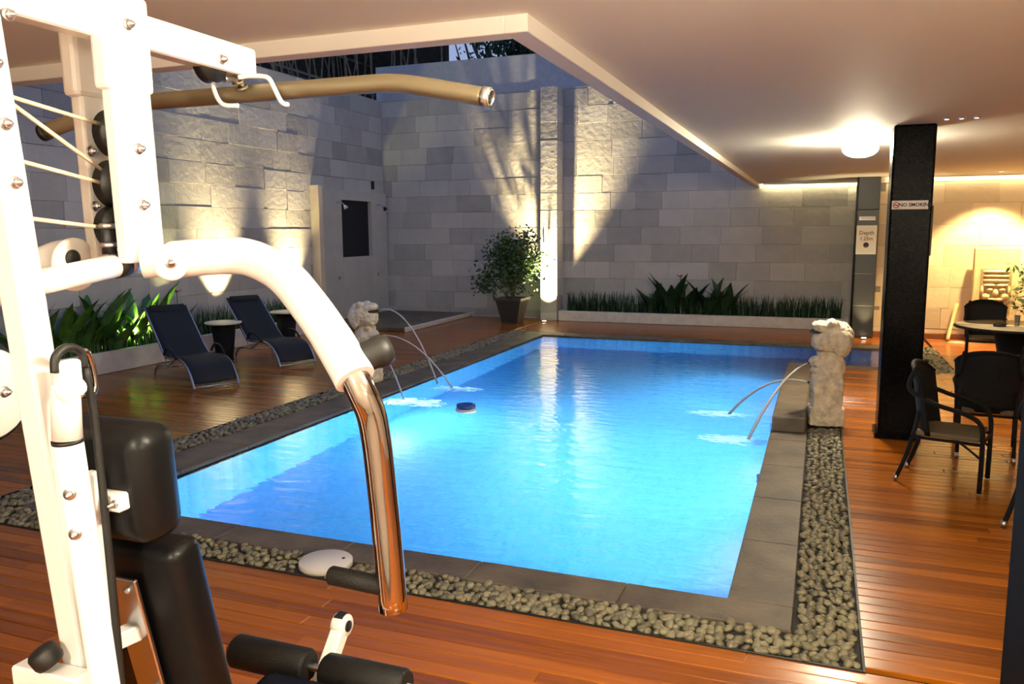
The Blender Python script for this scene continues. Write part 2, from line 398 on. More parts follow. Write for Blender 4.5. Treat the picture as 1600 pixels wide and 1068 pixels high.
# ---- slab walls
slab_cache = {}
def slab_wall(name, origin, rz, length, z0, z1, holes=(), mat=M_wall, course=.40, zoff=.19, proud=.012, back=.12, lens=(.6, .72, .8, .9)):
    """Wall face along local +X from origin, looking to local -Y."""
    w = root(name, origin, rz, **ST)
    q = B(); box(q, 0, length, .02, back, z0, z1)
    new('wall_core', q, M_mortar, w)
    zs = [z0]; z = zoff
    while z < z1 - .02:
        if z > z0 + .02: zs.append(z)
        z += course
    zs.append(z1)
    for a, c in zip(zs, zs[1:]):
        x = 0; first = True
        while x < length - .01:
            L = random.choice(lens) * (random.uniform(.3, 1) if first else 1); first = False
            L = round(L, 2)
            if length - x - L < .25: L = round(length - x, 3)
            key = (mat.name, round(L, 3), round(c - a, 3))
            hit = any(x + L > h[0] + .02 and x < h[1] - .02 and c > h[2] + .02 and a < h[3] - .02 for h in holes)
            if not hit:
                if key not in slab_cache:
                    k = B(); box(k, -L / 2 + .0015, L / 2 - .0015, 0, .05, -(c - a) / 2 + .002, (c - a) / 2 - .002, .004)
                    me = bpy.data.meshes.new('stone_slab'); k.to_mesh(me); k.free(); me.materials.append(mat); slab_cache[key] = me
                o = link('stone_slab', slab_cache[key], None, w); o.location = (x + L / 2, -random.uniform(0, proud), (a + c) / 2)
                o.rotation_euler = (random.uniform(-.012, .012), 0, 0)
            x += L
    return w
wl = slab_wall('wall_left', (WL, 6.6, 0), PI / 2, WB - 6.6, 0, 5.41, proud=.02)
bmx = B(); box(bmx, WL - .14, WL + .02, -1.6, 6.6, -.16, 5.41); new('wall_left_near', bmx, M_plaster, **ST)
slab_wall('wall_back', (WL, WB, 0), 0, 4.48, 0, 5.43)
slab_wall('wall_back_planted', (-5.8, WB, 0), 0, 6.9, 0, 5.43)
slab_wall('wall_back_right', (1.02, WR, 0), 0, 4.2, .1, CZ, mat=M_wallw)
bm = B(); box(bm, WL - .14, 1.1, WB + .03, WB + .25, 5.43, 6.26); new('wall_back_upper', bm, M_plaster, **ST)
bm = B(); box(bm, -1.2, 1.1, WB + .12, WB + .25, 0, 5.4); new('wall_back_core', bm, M_mortar, **ST)
bm = B(); box(bm, 1.02, 1.12, WR, WB + .1, 0, CZ); new('wall_return', bm, M_mortar, **ST)
bm = B(); box(bm, 1.02, 5.2, WR - .035, WR + .02, 0, .1, .006); new('baseboard_back', bm, M_brown, **ST)
bm = B(); box(bm, 5.2, 5.35, -1.5, WR + .1, -.16, CZ); new('wall_right_added', bm, M_render, **ST)  # unseen side wall, added to keep sky light from leaking in
bm = B(); box(bm, WL - .1, 5.35, -1.65, -1.5, -.16, CZ); new('wall_rear_added', bm, M_render, **ST)  # unseen wall behind the camera, added against sky light and for bounce
# stone pilaster, block over block
pil = root('wall_pilaster', (-6.0, 18.45, 0), **ST)
z = 0
for h in (.19, .4, .4, .4, .4, .4, .4, .4, .4, .4, .4, .4, .4, .4):
    q = B(); box(q, -.205, .205, -.26 + random.uniform(0, .006), .24, z + .002, z + h - .002, .005); o = new('stone_block', q, M_wall, pil); z += h

# ---- ceiling, downstand trims of the opening
bm = B(); box(bm, WL, 5.35, -1.65, OY, CZ, CZ + .3); box(bm, OX, 5.35, OY, WB + .1, CZ, CZ + .3)
ceiling = new('ceiling', bm, M_ceil, **ST)
bm = B(); box(bm, WL, OX - .12, OY, OY + .12, CZ - .08, CZ + .32, .004); new('trim_1', bm, M_trim, **ST)
bm = B(); box(bm, OX - .12, OX, OY, WB, CZ - .08, CZ + .32, .004); new('trim_2', bm, M_trim, **ST)

# ---- columns
bm = B(); box(bm, .61, .985, 8.82, 9.2, 0, CZ, .02, 3)
o = new('black_column', bm, M_black, label='glossy black square column carrying the NO SMOKING sign', category='column')
bm = B(); box(bm, .985, 1.01, 8.95, 9.1, 1.84, 2.33, .006); new('cable_box', bm, M_rubber, o)
bm = B(); box(bm, .585, 1.01, 8.8, 9.225, 0, .05, .006); new('base_skirting', bm, M_black, o)
c2 = root('grey_column', (.81, 17.28, 0), label='dark grey tiled column with the white depth poster', category='column')
z = 0
for i in range(5):
    h = CZ / 5; q = B(); box(q, -.19, .19, -.18, .17, z + .002, z + h - .002, .006); new('column_tile', q, M_greycol, c2); z += h
q = B(); box(q, -.22, -.185, -.19, .17, 0, CZ, .004); new('corner_strip', q, M_black, c2)
bm = B(); box(bm, .60, .98, 2.52, 2.86, 0, CZ, .02, 3)
new('black_column', bm, plain('matte_black_paint', (.006, .007, .010), .8, Specular_IOR_Level=.03), label='black column close to the camera at the right edge', category='column')

# ---- shower corner: raised tray, frame wall with dark niche
sh = root('wall_shower', (WL, 17.0, 0), **ST)
for r in ((WL, WL + .14, 15.62, 16.5, 0, 3.08), (WL, WL + .14, 17.86, 18.6, 0, 3.08), (WL, WL + .14, 16.5, 17.86, 0, 1.52), (WL, WL + .14, 16.5, 17.86, 2.86, 3.08)):
    q = B(); box(q, *r, .006); new('shower_panel', q, M_wall, sh, (WL, 17.0, 0))
q = B(); box(q, WL + .01, WL + .03, 16.5, 17.86, 1.52, 2.86); new('niche_back', q, M_dark, sh, (WL, 17.0, 0))
q = B(); box(q, WL, WL + .22, 15.45, 15.62, 0, 3.15, .006); new('edge_fin', q, M_wallw, sh, (WL, 17.0, 0))
tr = root('shower_tray', (-9.3, 16.8, 0), label='low dark stone shower tray with a pale edge strip in the corner', category='shower tray')
q = B(); box(q, WL + .24, -8.2, 15.1, 18.55, .002, .09, .008); new('tray_slab', q, M_coping, tr, (-9.3, 16.8, 0))
q = B(); box(q, -8.2, -8.13, 15.1, 18.55, .002, .1, .008); new('edge_trim', q, M_render, tr, (-9.3, 16.8, 0))

# ================================================================ lamps of the place and added unseen ones
M_lampfar = emit('lamp_glass_bright', (1, .86, .60), 330)
def globe(x, y, label, m=M_lampadded, drop=0.0):
    r = root('ceiling_globe_lamp', (x, y, CZ), label=label, category='ceiling lamp', group='white globe lamps on the ceiling')
    q = B(); disc(q, (0, 0, -.012), (0, 0, 1), .09, .024, 32); new('mounting_plate', q, M_trim, r)
    if drop: q = B(); tube(q, [(0, 0, -.02), (0, 0, -.03 - drop)], .012, 10); new('stem', q, M_trim, r)  # stem hangs the added lamps lower so they light the ceiling
    q = B(); lathe(q, [(.085, -.024 - drop)] + [(.19 * math.cos(t), -drop - .10 - (.10 if t > 0 else .075) * math.sin(t)) for t in (-1.0, -.75, -.5, -.25, 0, .25, .5, .75, 1, 1.25)] + [(0, -.2 - drop)], 32); new('glass_globe', q, m, r)
    return r
globe(.36, 10.05, 'white globe ceiling lamp beside the black column', M_lampfar)
globe(.30, 1.5, 'added white globe ceiling lamp, unseen above the camera', drop=.4)  # unseen lamp, added to brighten the machine and the ceiling
globe(-.6, -.9, 'added white globe ceiling lamp, unseen behind the camera on the left', drop=.5)  # added out of view for whiter light on the machine
globe(2.6, -.6, 'added white globe ceiling lamp, unseen behind the camera on the right', drop=.6)  # added out of view to lift the ceiling brightness
# uplights standing on the deck
def uplight(loc, aim, energy, label, angle=50, col=WARM, blend=.9, size=.04, name='ground_uplight', group='small round ground uplights'):
    r = root(name, loc, label=label, category='spotlight', group=group)
    q = B(); disc(q, (0, 0, .012), (0, 0, 1), .055, .024, 20); new('housing', q, M_steel, r)
    q = B(); disc(q, (0, 0, .026), (0, 0, 1), .042, .006, 20, .001); new('lens', q, M_lens, r)
    l = lamp('SPOT', 'uplight_beam', (loc[0], loc[1], loc[2] + .05), energy, col, aim, size, angle, blend)
    return r
uplight((-6.0, 17.86, 0), (-6.0, 18.2, 2.6), 5000, 'small round uplight at the foot of the stone pilaster', 64, blend=1)
uplight((.84, 16.9, 0), (.83, 17.13, 1.6), 220, 'small round uplight at the foot of the grey column', 60)
# planter spots on stakes
def stake_spot(loc, aim, energy, label, angle=45, col=WARM, blend=.9):
    r = root('planter_spotlight', loc, label=label, category='spotlight', group='spotlights in the left planter')
    d = (Vector(aim) - Vector(loc)).normalized()
    q = B(); tube(q, [(0, 0, -.1), (0, 0, .02)], .008, 8); new('stake', q, M_rubber, r)
    q = B(); tube(q, [Vector((0, 0, .03)) - d * .05, Vector((0, 0, .03)) + d * .04], [.03, .045], 16); new('housing', q, M_rubber, r)
    q = B(); disc(q, Vector((0, 0, .03)) + d * .044, d, .038, .006, 18, .001); new('lens', q, M_lens, r)
    lamp('SPOT', 'planter_beam', Vector(loc) + Vector((0, 0, .03)) + d * .07, energy, col, aim, .03, angle, blend)
stake_spot((-10.14, 12.3, .44), (-10.68, 12.3, 1.8), 1500, 'planter spotlight behind the nearer side table', 60, blend=1)
stake_spot((-10.14, 14.62, .44), (-10.68, 14.62, 1.8), 1100, 'planter spotlight behind the farther side table', 60, blend=1)
stake_spot((-10.09, 9.66, .5), (-10.5, 9.95, .8), 1800, 'planter spotlight glowing among the broad green leaves', 150, (1, .9, .35))
# wall washers over the table corner
cv = root('cove_light', (2.0, WR - .07, CZ), label='thin warm strip light along the top of the far wall', category='strip light')
q = B(); box(q, 1.15, 5.0, WR - .075, WR - .06, CZ - .02, CZ - .005); new('light_strip', q, emit('cove_glow', (1, .8, .45), 40), cv, (2.0, WR - .07, CZ))
q = B(); box(q, 1.15, 5.0, WR - .085, WR - .075, CZ - .03, CZ, .002); new('pelmet', q, M_trim, cv, (2.0, WR - .07, CZ))
cv = root('cove_light', (-.3, WB - .07, CZ), label='short warm strip light above the planted back wall', category='strip light')
q = B(); box(q, -1.25, .95, WB - .085, WB - .07, CZ - .02, CZ - .005); new('light_strip', q, emit('cove_glow_back', (1, .85, .5), 50), cv, (-.3, WB - .07, CZ))
q = B(); box(q, -1.25, .95, WB - .095, WB - .085, CZ - .03, CZ, .002); new('pelmet', q, M_trim, cv, (-.3, WB - .07, CZ))
for i, (x, y) in enumerate(((2.9, 16.6), (4.2, 16.6))):
    r = root('recessed_downlight', (x, y, CZ), label=('recessed downlight in front of the carved stone panel', 'recessed downlight over the far right corner')[i], category='downlight', group='recessed ceiling downlights')
    q = B(); lathe(q, [(.04, -.002), (.055, -.008), (.06, 0)], 20); new('ring', q, M_trim, r)
    q = B(); disc(q, (0, 0, -.003), (0, 0, 1), .04, .004, 20, .001); new('lens', q, M_down, r)
    lamp('SPOT', 'downlight_beam', (x, y, CZ - .03), 650, (1, .70, .28), (x, y + .55, 0), .05, 95, .5)
r = root('triple_spotlight', (1.14, 8.5, CZ), label='row of three tiny ceiling spotlights right of the black column', category='ceiling lamp')
for k in (-1, 0, 1):
    q = B(); lathe(q, [(.02, -.004), (.032, -.012), (.036, 0)], 16, Matrix.Translation((.12 * k, 0, 0))); new('ring', q, M_steel, r)
    q = B(); disc(q, (.12 * k, 0, -.006), (0, 0, 1), .02, .006, 16, .001); new('bulb', q, M_down, r)
# lamps under water
for i, (x, y, dx) in enumerate(((PX1, 7.5, -1), (PX1, 9.5, -1), (PX1, 12.4, -1), (PX0, 9.2, 1))):
    r = root('pool_lamp', (x + .03 * dx, y, -.42), label=('underwater pool lamp in the right pool wall nearest the camera', 'underwater pool lamp below the right stone statue', 'underwater pool lamp near the far end of the right pool wall', 'underwater pool lamp below the left stone statue')[i], category='pool lamp', group='underwater pool lamps')
    q = B(); lathe(q, [(.085, -.02), (.1, 0), (.1, .012), (.082, .016)], 24, axis_mat((0, 0, 0), (dx, 0, 0))); new('rim', q, M_whitecap, r)
    q = B(); disc(q, (.006 * dx, 0, 0), (dx, 0, 0), .083, .012, 24, .003); new('lens', q, M_poollens, r)
    lamp('AREA', 'pool_lamp_light', (x + .05 * dx, y, -.42), (260, 330, 80, 70)[i], (.72, .93, 1), (x + 3 * dx, y, -.95), .15)

# ================================================================ planters and plants
def leaf_mesh(name, L, w, droop, m, seg=7, fold=.25, stalk=.12):
    """A single blade growing up from the origin, bending towards +X."""
    q = B(); rows = []
    x = z = 0; ang = .12
    for i in range(seg + 1):
        t = i / seg
        wd = w * (math.sin(PI * min(1, max(.0, (t - stalk) / (1 - stalk))) ** .75) if t > stalk else 0) + .006 * (1 - t)
        rows.append([q.verts.new((x - fold * wd * abs(s), s * wd, z)) for s in (-1, 0, 1)])
        ang += droop * (.4 + t) / seg; x += math.sin(ang) * L / seg; z += math.cos(ang) * L / seg
    for a, c in zip(rows, rows[1:]):
        for k in (0, 1): q.faces.new((a[k], a[k + 1], c[k + 1], c[k])).smooth = True
    me = bpy.data.meshes.new(name); q.to_mesh(me); q.free(); me.materials.append(m); return me
def leafy(name, loc, n, h, label, m, group, rnd, wide=.075, flower=False, tilt=.5, away=(1, 0)):
    r = root(name, loc, 0, label=label, category='plant', group=group)
    meshes = [leaf_mesh('leaf', h * s, wide * s, d, m) for s, d in ((1, .5), (.9, .9), (.75, 1.2))]
    for i in range(n):
        o = link('leaf', meshes[i % 3], None, r)
        a = i * 2.4 + rnd.uniform(-.3, .3)
        k = math.cos(a) * away[0] + math.sin(a) * away[1]; back = k < -.15
        if back: a = math.atan2(away[1], away[0]) + (1 if i % 2 else -1) * rnd.uniform(1.3, 1.75)
        o.rotation_mode = 'XYZ'
        o.rotation_euler = (Matrix.Rotation(a, 3, 'Z') @ Matrix.Rotation(rnd.uniform(.02, tilt), 3, 'Y') @ Matrix.Rotation(rnd.uniform(-1.3, 1.3), 3, 'Z')).to_euler(); o.location = (.05 * math.cos(a), .05 * math.sin(a), 0)
        s = rnd.uniform(.75, 1.05); o.scale = (s, s, s)
    if flower:
        q = B(); tube(q, [(0, 0, 0), (.02, .02, h * .6), (.0, .05, h * 1.02)], .006, 6); st = new('flower_stem', q, M_leafd, r)
        for k in range(5):
            a = k * 1.26; q = B(); p = Vector((0, .05, h * 1.02)); e = Vector((math.cos(a) * .1, math.sin(a) * .1, .06)); s_ = Vector((-math.sin(a), math.cos(a), 0)) * .028
            vv = [q.verts.new(p), q.verts.new(p + e * .5 + s_), q.verts.new(p + e), q.verts.new(p + e * .5 - s_)]; q.faces.new(vv); new('petal', q, M_red, st)
    return r
def grass(name, label, boxes, m, hmin, hmax, dens, seed, lean=.35):
    rnd = random.Random(seed); vs, fs = [], []
    for (x0, x1, y0, y1, z) in boxes:
        for _ in range(int((x1 - x0) * (y1 - y0) * dens)):
            x, y = rnd.uniform(x0, x1), rnd.uniform(y0, y1); a = rnd.uniform(0, 6.3); h = rnd.uniform(hmin, hmax); l = rnd.uniform(.05, lean) * h; w = rnd.uniform(.008, .016)
            ca, sa = math.cos(a), math.sin(a); n = len(vs)
            for t in (0, .35, .7):
                k = w * (1 - t * .6); cx, cy, cz = x + ca * l * t * t, y + sa * l * t * t, z + h * t
                vs += [(cx - sa * k, cy + ca * k, cz), (cx + sa * k, cy - ca * k, cz)]
            vs.append((x + ca * l, y + sa * l, z + h))
            fs += [(n, n + 1, n + 3, n + 2), (n + 2, n + 3, n + 5, n + 4), (n + 4, n + 5, n + 6)]
    me = bpy.data.meshes.new(name); me.from_pydata(vs, [], fs)
    return link(name, me, m, label=label, category='grass', kind='stuff')
def planter(name, label, x0, x1, y0, y1, h, front):
    c = ((x0 + x1) / 2, (y0 + y1) / 2, 0); r = root(name, c, label=label, category='planter'); t = .09
    q = B()
    if front == 'x': box(q, x1 - t, x1, y0, y1, .001, h, .008); box(q, x0, x1 - t, y0, y0 + t, .001, h, .008); box(q, x0, x1 - t, y1 - t, y1, .001, h, .008)
    else: box(q, x0, x1, y0, y0 + t, .001, h, .008); box(q, x1 - t, x1, y0 + t, y1, .001, h, .008); box(q, x0, x0 + t, y0 + t, y1, .001, h, .008)
    new('curb', q, M_render, r, c)
    q = B(); box(q, x0 + .01, x1 - .03, y0 + .03, y1 - .03, .002, h - .05); new('soil', q, M_soil, r, c)
    return r
planter('long_planter', 'long low cream planter along the left wall behind the loungers', WL + .03, -10.05, 6.8, 15.3, .33, 'x')
planter('long_planter', 'long low cream planter along the back wall', -5.76, .6, 18.2, WB - .03, .24, 'y')
rnd = random.Random(3)
for i, (x, y, n, h) in enumerate(((-10.35, 8.55, 11, 1.15), (-10.3, 9.0, 11, 1.2), (-10.45, 9.45, 10, 1.3), (-10.3, 9.85, 12, 1.0), (-10.42, 10.25, 12, 1.25), (-10.3, 10.6, 9, .85), (-10.4, 8.1, 10, 1.2), (-10.2, 9.4, 8, .7))):
    leafy('broad_leaf_plant', (x, y, .27), n, h, ('second broad-leaved green plant from the left in the left planter', 'third broad-leaved green plant from the left in the left planter', 'tallest broad-leaved green plant in the left planter, by the wall', 'broad-leaved green plant right of the glowing planter spotlight', 'tall broad-leaved green plant close to the nearer lounger backrest', 'smaller broad-leaved green plant just behind the nearer lounger', 'leftmost broad-leaved green plant in the left planter', 'short broad-leaved green plant at the planter front, left of the spotlight')[i], M_leaf, 'broad-leaved plants in the left planter', rnd, .095)
leafy('flowering_plant', (-10.4, 10.95, .27), 7, .8, 'red-flowered plant in the left planter behind the nearer lounger', M_leaf, 'red-flowered plants', rnd, .05, True)
for i, (x, n, h) in enumerate(((-3.55, 9, .8), (-3.2, 11, 1.15), (-2.75, 9, .9), (-2.3, 9, 1.0), (-1.95, 8, 1.05))):
    leafy('broad_leaf_plant', (x, 18.45, .19), n, h, ('leftmost', 'second from the left', 'third', 'second from the right', 'rightmost')[i].join(('', ' of the five tall dark broad-leaved plants in the back planter')), M_leafd, 'dark broad-leaved plants in the back planter', rnd, .13, False, .28, (0, -1))
leafy('flowering_plant', (-2.95, 18.4, .19), 6, .85, 'red-flowered plant among the dark leaves of the back planter', M_leafd, 'red-flowered plants', rnd, .05, True, .5, (0, -1))
grass('border_grass', 'low green border grass in the left planter', [(-10.45, -10.18, 10.9, 15.15, .27), (-10.45, -10.18, 8.0, 10.9, .27)], M_grass, .25, .6, 620, 5)
grass('border_grass', 'dark border grass filling the back planter', [(-5.6, .45, 18.32, 18.5, .18)], M_leafd, .2, .58, 1700, 6)
# potted bush
rb = root('potted_bush', (-6.68, 17.55, 0), label='bushy green shrub in a tapered dark pot left of the pilaster', category='potted plant')
q = B()
for (a, za), (c, zc) in zip(((.19, .0), (.30, .52), (.33, .52), (.33, .58), (.28, .58), (.27, .5)), ((.30, .52), (.33, .52), (.33, .58), (.28, .58), (.27, .5), (.0, .5))):
    va = [q.verts.new((sx_ * a, sy_ * a, za + .002)) for sx_, sy_ in ((-1, -1), (1, -1), (1, 1), (-1, 1))]
    if c == 0: q.faces.new(va); break
    vc = [q.verts.new((sx_ * c, sy_ * c, zc + .002)) for sx_, sy_ in ((-1, -1), (1, -1), (1, 1), (-1, 1))]
    for k in range(4): q.faces.new((va[k], va[(k + 1) % 4], vc[(k + 1) % 4], vc[k]))
bmesh.ops.remove_doubles(q, verts=q.verts, dist=1e-5); new('pot', q, M_pot, rb)
rnd = random.Random(11)
tips = []
for i in range(9):
    a = i * .7; q = B(); R_ = rnd.uniform(.15, .5); top = Vector((math.cos(a) * R_, math.sin(a) * R_ * .8, rnd.uniform(1.0, 1.9)))
    tube(q, spline([(0, 0, .48), (top.x * .3, top.y * .3, .48 + (top.z - .48) * .5), top], 4), [.016] * 5 + [.01] * 3 + [.006], 6); new('branch', q, M_stem, rb); tips.append(top)
tips.append(Vector((-.62, 0, 1.02)))
vs_, fs_ = [], []
for i in range(3600):
    t = rnd.choice(tips); p = t + Vector((rnd.gauss(0, .17), rnd.gauss(0, .16), rnd.gauss(-.08, .2)))
    if p.z < .62: continue
    d = Vector((rnd.gauss(0, 1), rnd.gauss(0, 1), rnd.gauss(.2, .7))).normalized(); s_ = d.orthogonal().normalized(); s_.rotate(Matrix.Rotation(rnd.uniform(0, 6), 3, d)); L = rnd.uniform(.07, .13); n = len(vs_)
    vs_ += [tuple(p), tuple(p + d * L * .5 + s_ * L * .26), tuple(p + d * L), tuple(p + d * L * .5 - s_ * L * .26)]; fs_.append((n, n + 1, n + 2, n + 3))
me = bpy.data.meshes.new('foliage'); me.from_pydata(vs_, [], fs_); link('foliage', me, M_bush, rb, kind='stuff')
# plant at the far right edge
rb = root('potted_bush', (3.62, 16.7, 0), label='dark leafy plant with red blooms beside the carved stone panel', category='potted plant')
q = B(); lathe(q, [(0, .002), (.16, .002), (.22, .42), (.2, .42), (.18, .38), (0, .38)], 20); new('pot', q, M_pot, rb)
q = B(); tube(q, spline([(0, 0, .36), (.02, .02, .8), (-.03, 0, 1.3)], 4), .012, 6); new('stem', q, M_stem, rb)
vs_, fs_ = [], []
for i in range(500):
    p = Vector((rnd.gauss(0, .16), rnd.gauss(0, .16), rnd.uniform(.65, 1.5))); d = Vector((rnd.gauss(0, 1), rnd.gauss(0, 1), rnd.gauss(.1, .6))).normalized(); s_ = d.orthogonal().normalized(); L = rnd.uniform(.08, .16); n = len(vs_)
    vs_ += [tuple(p), tuple(p + d * L * .5 + s_ * L * .24), tuple(p + d * L), tuple(p + d * L * .5 - s_ * L * .24)]; fs_.append((n, n + 1, n + 2, n + 3))
me = bpy.data.meshes.new('foliage'); me.from_pydata(vs_, [], fs_); link('foliage', me, M_leafd, rb, kind='stuff')
for k in range(4):
    q = B(); bmesh.ops.create_icosphere(q, subdivisions=1, radius=.035, matrix=Matrix.Translation((rnd.uniform(-.22, -.08), rnd.uniform(-.2, 0), rnd.uniform(.8, 1.4)))); new('bloom', q, M_red, rb)

# ================================================================ loungers and side tables
def make_lounger(loc, rz, label):
    r = root('sun_lounger', loc, rz, label=label, category='sun lounger', group='black sling sun loungers on the left deck')
    prof = spline([(0, .015), (.10, .17), (.26, .30), (.5, .36), (.78, .345), (1.02, .33), (1.16, .37), (1.5, .64), (1.92, .98)], 5)
    prof = [(p.x, p.y) for p in [Vector((a, c_)) for a, c_ in [(v.x, v.y) for v in prof]]]
    W = .31
    for s in (-1, 1):
        q = B(); tube(q, [(x, s * W, z) for x, z in prof], .017, 10); new('side_rail', q, M_alu, r)
    q = B(); rows = []
    for x, z in prof[2:]: rows.append([q.verts.new((x, -W + 2 * W * k / 6, z + .012 - .012 * math.sin(PI * k / 6))) for k in range(7)])
    for a, c_ in zip(rows, rows[1:]):
        for k in range(6): q.faces.new((a[k], a[k + 1], c_[k + 1], c_[k])).smooth = True
    sl = new('sling', q, M_sling, r); md = sl.modifiers.new('thickness', 'SOLIDIFY'); md.thickness = .006
    q = B(); tube(q, [(1.86, -W * .8, .965), (1.86, W * .8, .965)], .06, 12, flat=.6); new('head_cushion', q, M_sling, r)
    q = B(); tube(q, [(.012, -W, .03), (.012, W, .03)], .013, 8); new('foot_bar', q, M_alu, r)
    for s in (-1, 1):
        q = B(); tube(q, spline([(.72, s * (W + .01), .33), (.95, s * (W + .02), .22), (1.28, s * (W + .02), .2), (1.5, s * (W + .02), .12), (1.56, s * (W + .02), .015)], 5), .014, 8); new('leg', q, M_alu, r)
        q = B(); tube(q, [(1.32, s * (W - .02), .48), (1.1, s * (W - .02), .2)], .01, 8); new('back_strut', q, M_alu, r)
        q = B(); tube(q, spline([(.55, s * (W + .03), .37), (.72, s * (W + .04), .47), (.92, s * (W + .04), .48), (1.06, s * (W + .03), .37)], 5), .016, 8); new('armrest', q, M_rubber, r)
    q = B(); tube(q, [(1.5, -W - .02, .12), (1.5, W + .02, .12)], .012, 8); new('cross_bar', q, M_alu, r)
    return r
lg = make_lounger((-7.69, 8.77, 0), math.atan2(.47, -.88), 'black sling sun lounger nearest the camera on the left deck')
dup(lg, (-7.73, 10.69, 0), math.atan2(.44, -.9), label='black sling sun lounger farther back, between the two side tables')
def side_table(loc, label):
    r = root('side_table', loc, label=label, category='side table', group='round side tables between the loungers')
    q = B(); lathe(q, [(0, .60), (.29, .60), (.3, .61), (.3, .625), (.29, .635), (0, .635)], 32); new('table_top', q, M_tabletop, r)
    q = B(); lathe(q, [(0, .002), (.14, .002), (.14, .03), (.2, .598), (0, .598)], 28); new('base', q, M_rattan, r)
side_table((-9.32, 10.86, 0), 'round cream-topped side table right of the nearest lounger')
side_table((-9.45, 12.75, 0), 'round cream-topped side table farther back beyond the second lounger')

# ================================================================ statues and water jets
def statue(loc, rz, label):
    """Stone frog sitting on a carved totem, facing local -X."""
    r = root('fountain_statue', loc, rz, label=label, category='statue', group='white stone fountain statues')
    def blob(name, shapes, m, voxel=.014, disp=.012):
        q = B()
        for kind, p, s, rot in shapes:
            Mx = Matrix.Translation(p) @ Matrix.Rotation(rot, 4, 'Y') @ Matrix.Diagonal((*s, 1))
            if kind == 's': bmesh.ops.create_uvsphere(q, u_segments=20, v_segments=14, radius=1, matrix=Mx)
            else: bmesh.ops.create_cube(q, size=2, matrix=Mx)
        o = new(name, q, m, r)
        md = o.modifiers.new('fuse', 'REMESH'); md.mode = 'VOXEL'; md.voxel_size = voxel; md.use_smooth_shade = True
        md = o.modifiers.new('soft', 'SMOOTH'); md.iterations = 5; md.factor = .5
        tx = bpy.data.textures.new('carving', 'CLOUDS'); tx.noise_scale = .045
        md = o.modifiers.new('carve', 'DISPLACE'); md.texture = tx; md.strength = disp * 2.6; md.mid_level = .5
        return o
    blob('base_block', [('c', (0, 0, .1), (.18, .15, .098), 0)], M_statue)
    blob('totem_body', [('c', (.0, 0, .3), (.15, .13, .16), 0), ('s', (-.03, 0, .45), (.15, .14, .2), 0), ('s', (.03, 0, .62), (.15, .15, .2), 0), ('s', (-.1, 0, .68), (.1, .1, .07), .2),
                        ('s', (-.1, 0, .60), (.085, .09, .035), -.15), ('s', (-.08, -.1, .40), (.06, .04, .12), .4), ('s', (-.08, .1, .40), (.06, .04, .12), .4), ('s', (.1, -.11, .5), (.05, .05, .2), -.2), ('s', (.1, .11, .5), (.05, .05, .2), -.2), ('s', (-.07, -.08, .77), (.045, .045, .045), 0), ('s', (-.07, .08, .77), (.045, .045, .045), 0)], M_statue)
    blob('frog_head', [('s', (.06, 0, .96), (.19, .165, .175), -.15), ('s', (-.06, 0, .90), (.12, .135, .11), 0), ('s', (-.06, 0, 1.06), (.135, .125, .07), .1), ('s', (-.13, 0, 1.07), (.06, .09, .05), 0), ('s', (-.08, 0, .965), (.10, .115, .05), -.1),
                       ('s', (.03, -.1, 1.1), (.06, .045, .05), 0), ('s', (.03, .1, 1.1), (.06, .045, .05), 0), ('s', (.15, 0, .93), (.085, .14, .19), 0), ('s', (.12, -.13, .9), (.075, .045, .14), .3), ('s', (.12, .13, .9), (.075, .045, .14), .3)], M_statue)
    for z, x, w in ((1.015, -.165, .10), (.642, -.15, .085)):
        q = B(); lathe(q, [(0, -.02), (.8 * w, -.02), (w, 0), (.8 * w, .02), (0, .02)], 18, Matrix.Translation((x + .06, 0, z)) @ Matrix.Diagonal((1, 1, 1, 1))); new('mouth', q, M_mouth, r)
    for z in (.655, .44):
        q = B(); tube(q, [(-.1, 0, z), (-.2, 0, z + .015)], .012, 10); new('spout', q, M_rubber, r)
    return r
statue((.12, 9.28, 0), .12, 'white carved stone frog fountain on the right edge of the pool')
statue((-5.93, 9.8, 0), PI, 'white carved stone frog fountain on the left edge of the pool')
def jet(label, a, b_, rise, r0=.010):
    a, b_ = Vector(a), Vector(b_); pts = []
    for i in range(19):
        t = i / 18; p = a.lerp(b_, t); p.z += rise * 4 * t * (1 - t); pts.append(p)
    q = B(); tube(q, pts, [r0 * (.7 + .7 * i / 18 + .15 * math.sin(i * 2.1)) for i in range(19)], 8)
    new('water_jet', q, M_jet, label=label, category='water jet', group='arching water jets of the fountains')
jet('upper water jet from the right statue, landing nearest the camera', (-.09, 9.22, .67), (-.62, 8.42, -.03), .14, .012)
jet('lower water jet from the right statue, landing farther from the edge', (-.09, 9.26, .455), (-.93, 9.55, -.03), .16, .012)
jet('high water jet leaping from the mouth of the left statue', (-5.72, 9.85, 1.03), (-5.0, 10.15, -.03), .32, .009)
jet('middle water jet from the left statue, landing farther away', (-5.72, 9.85, .67), (-4.68, 9.95, -.03), .2, .009)
jet('low water jet from the left statue, landing nearest', (-5.73, 9.78, .455), (-4.95, 9.05, -.03), .12, .009)
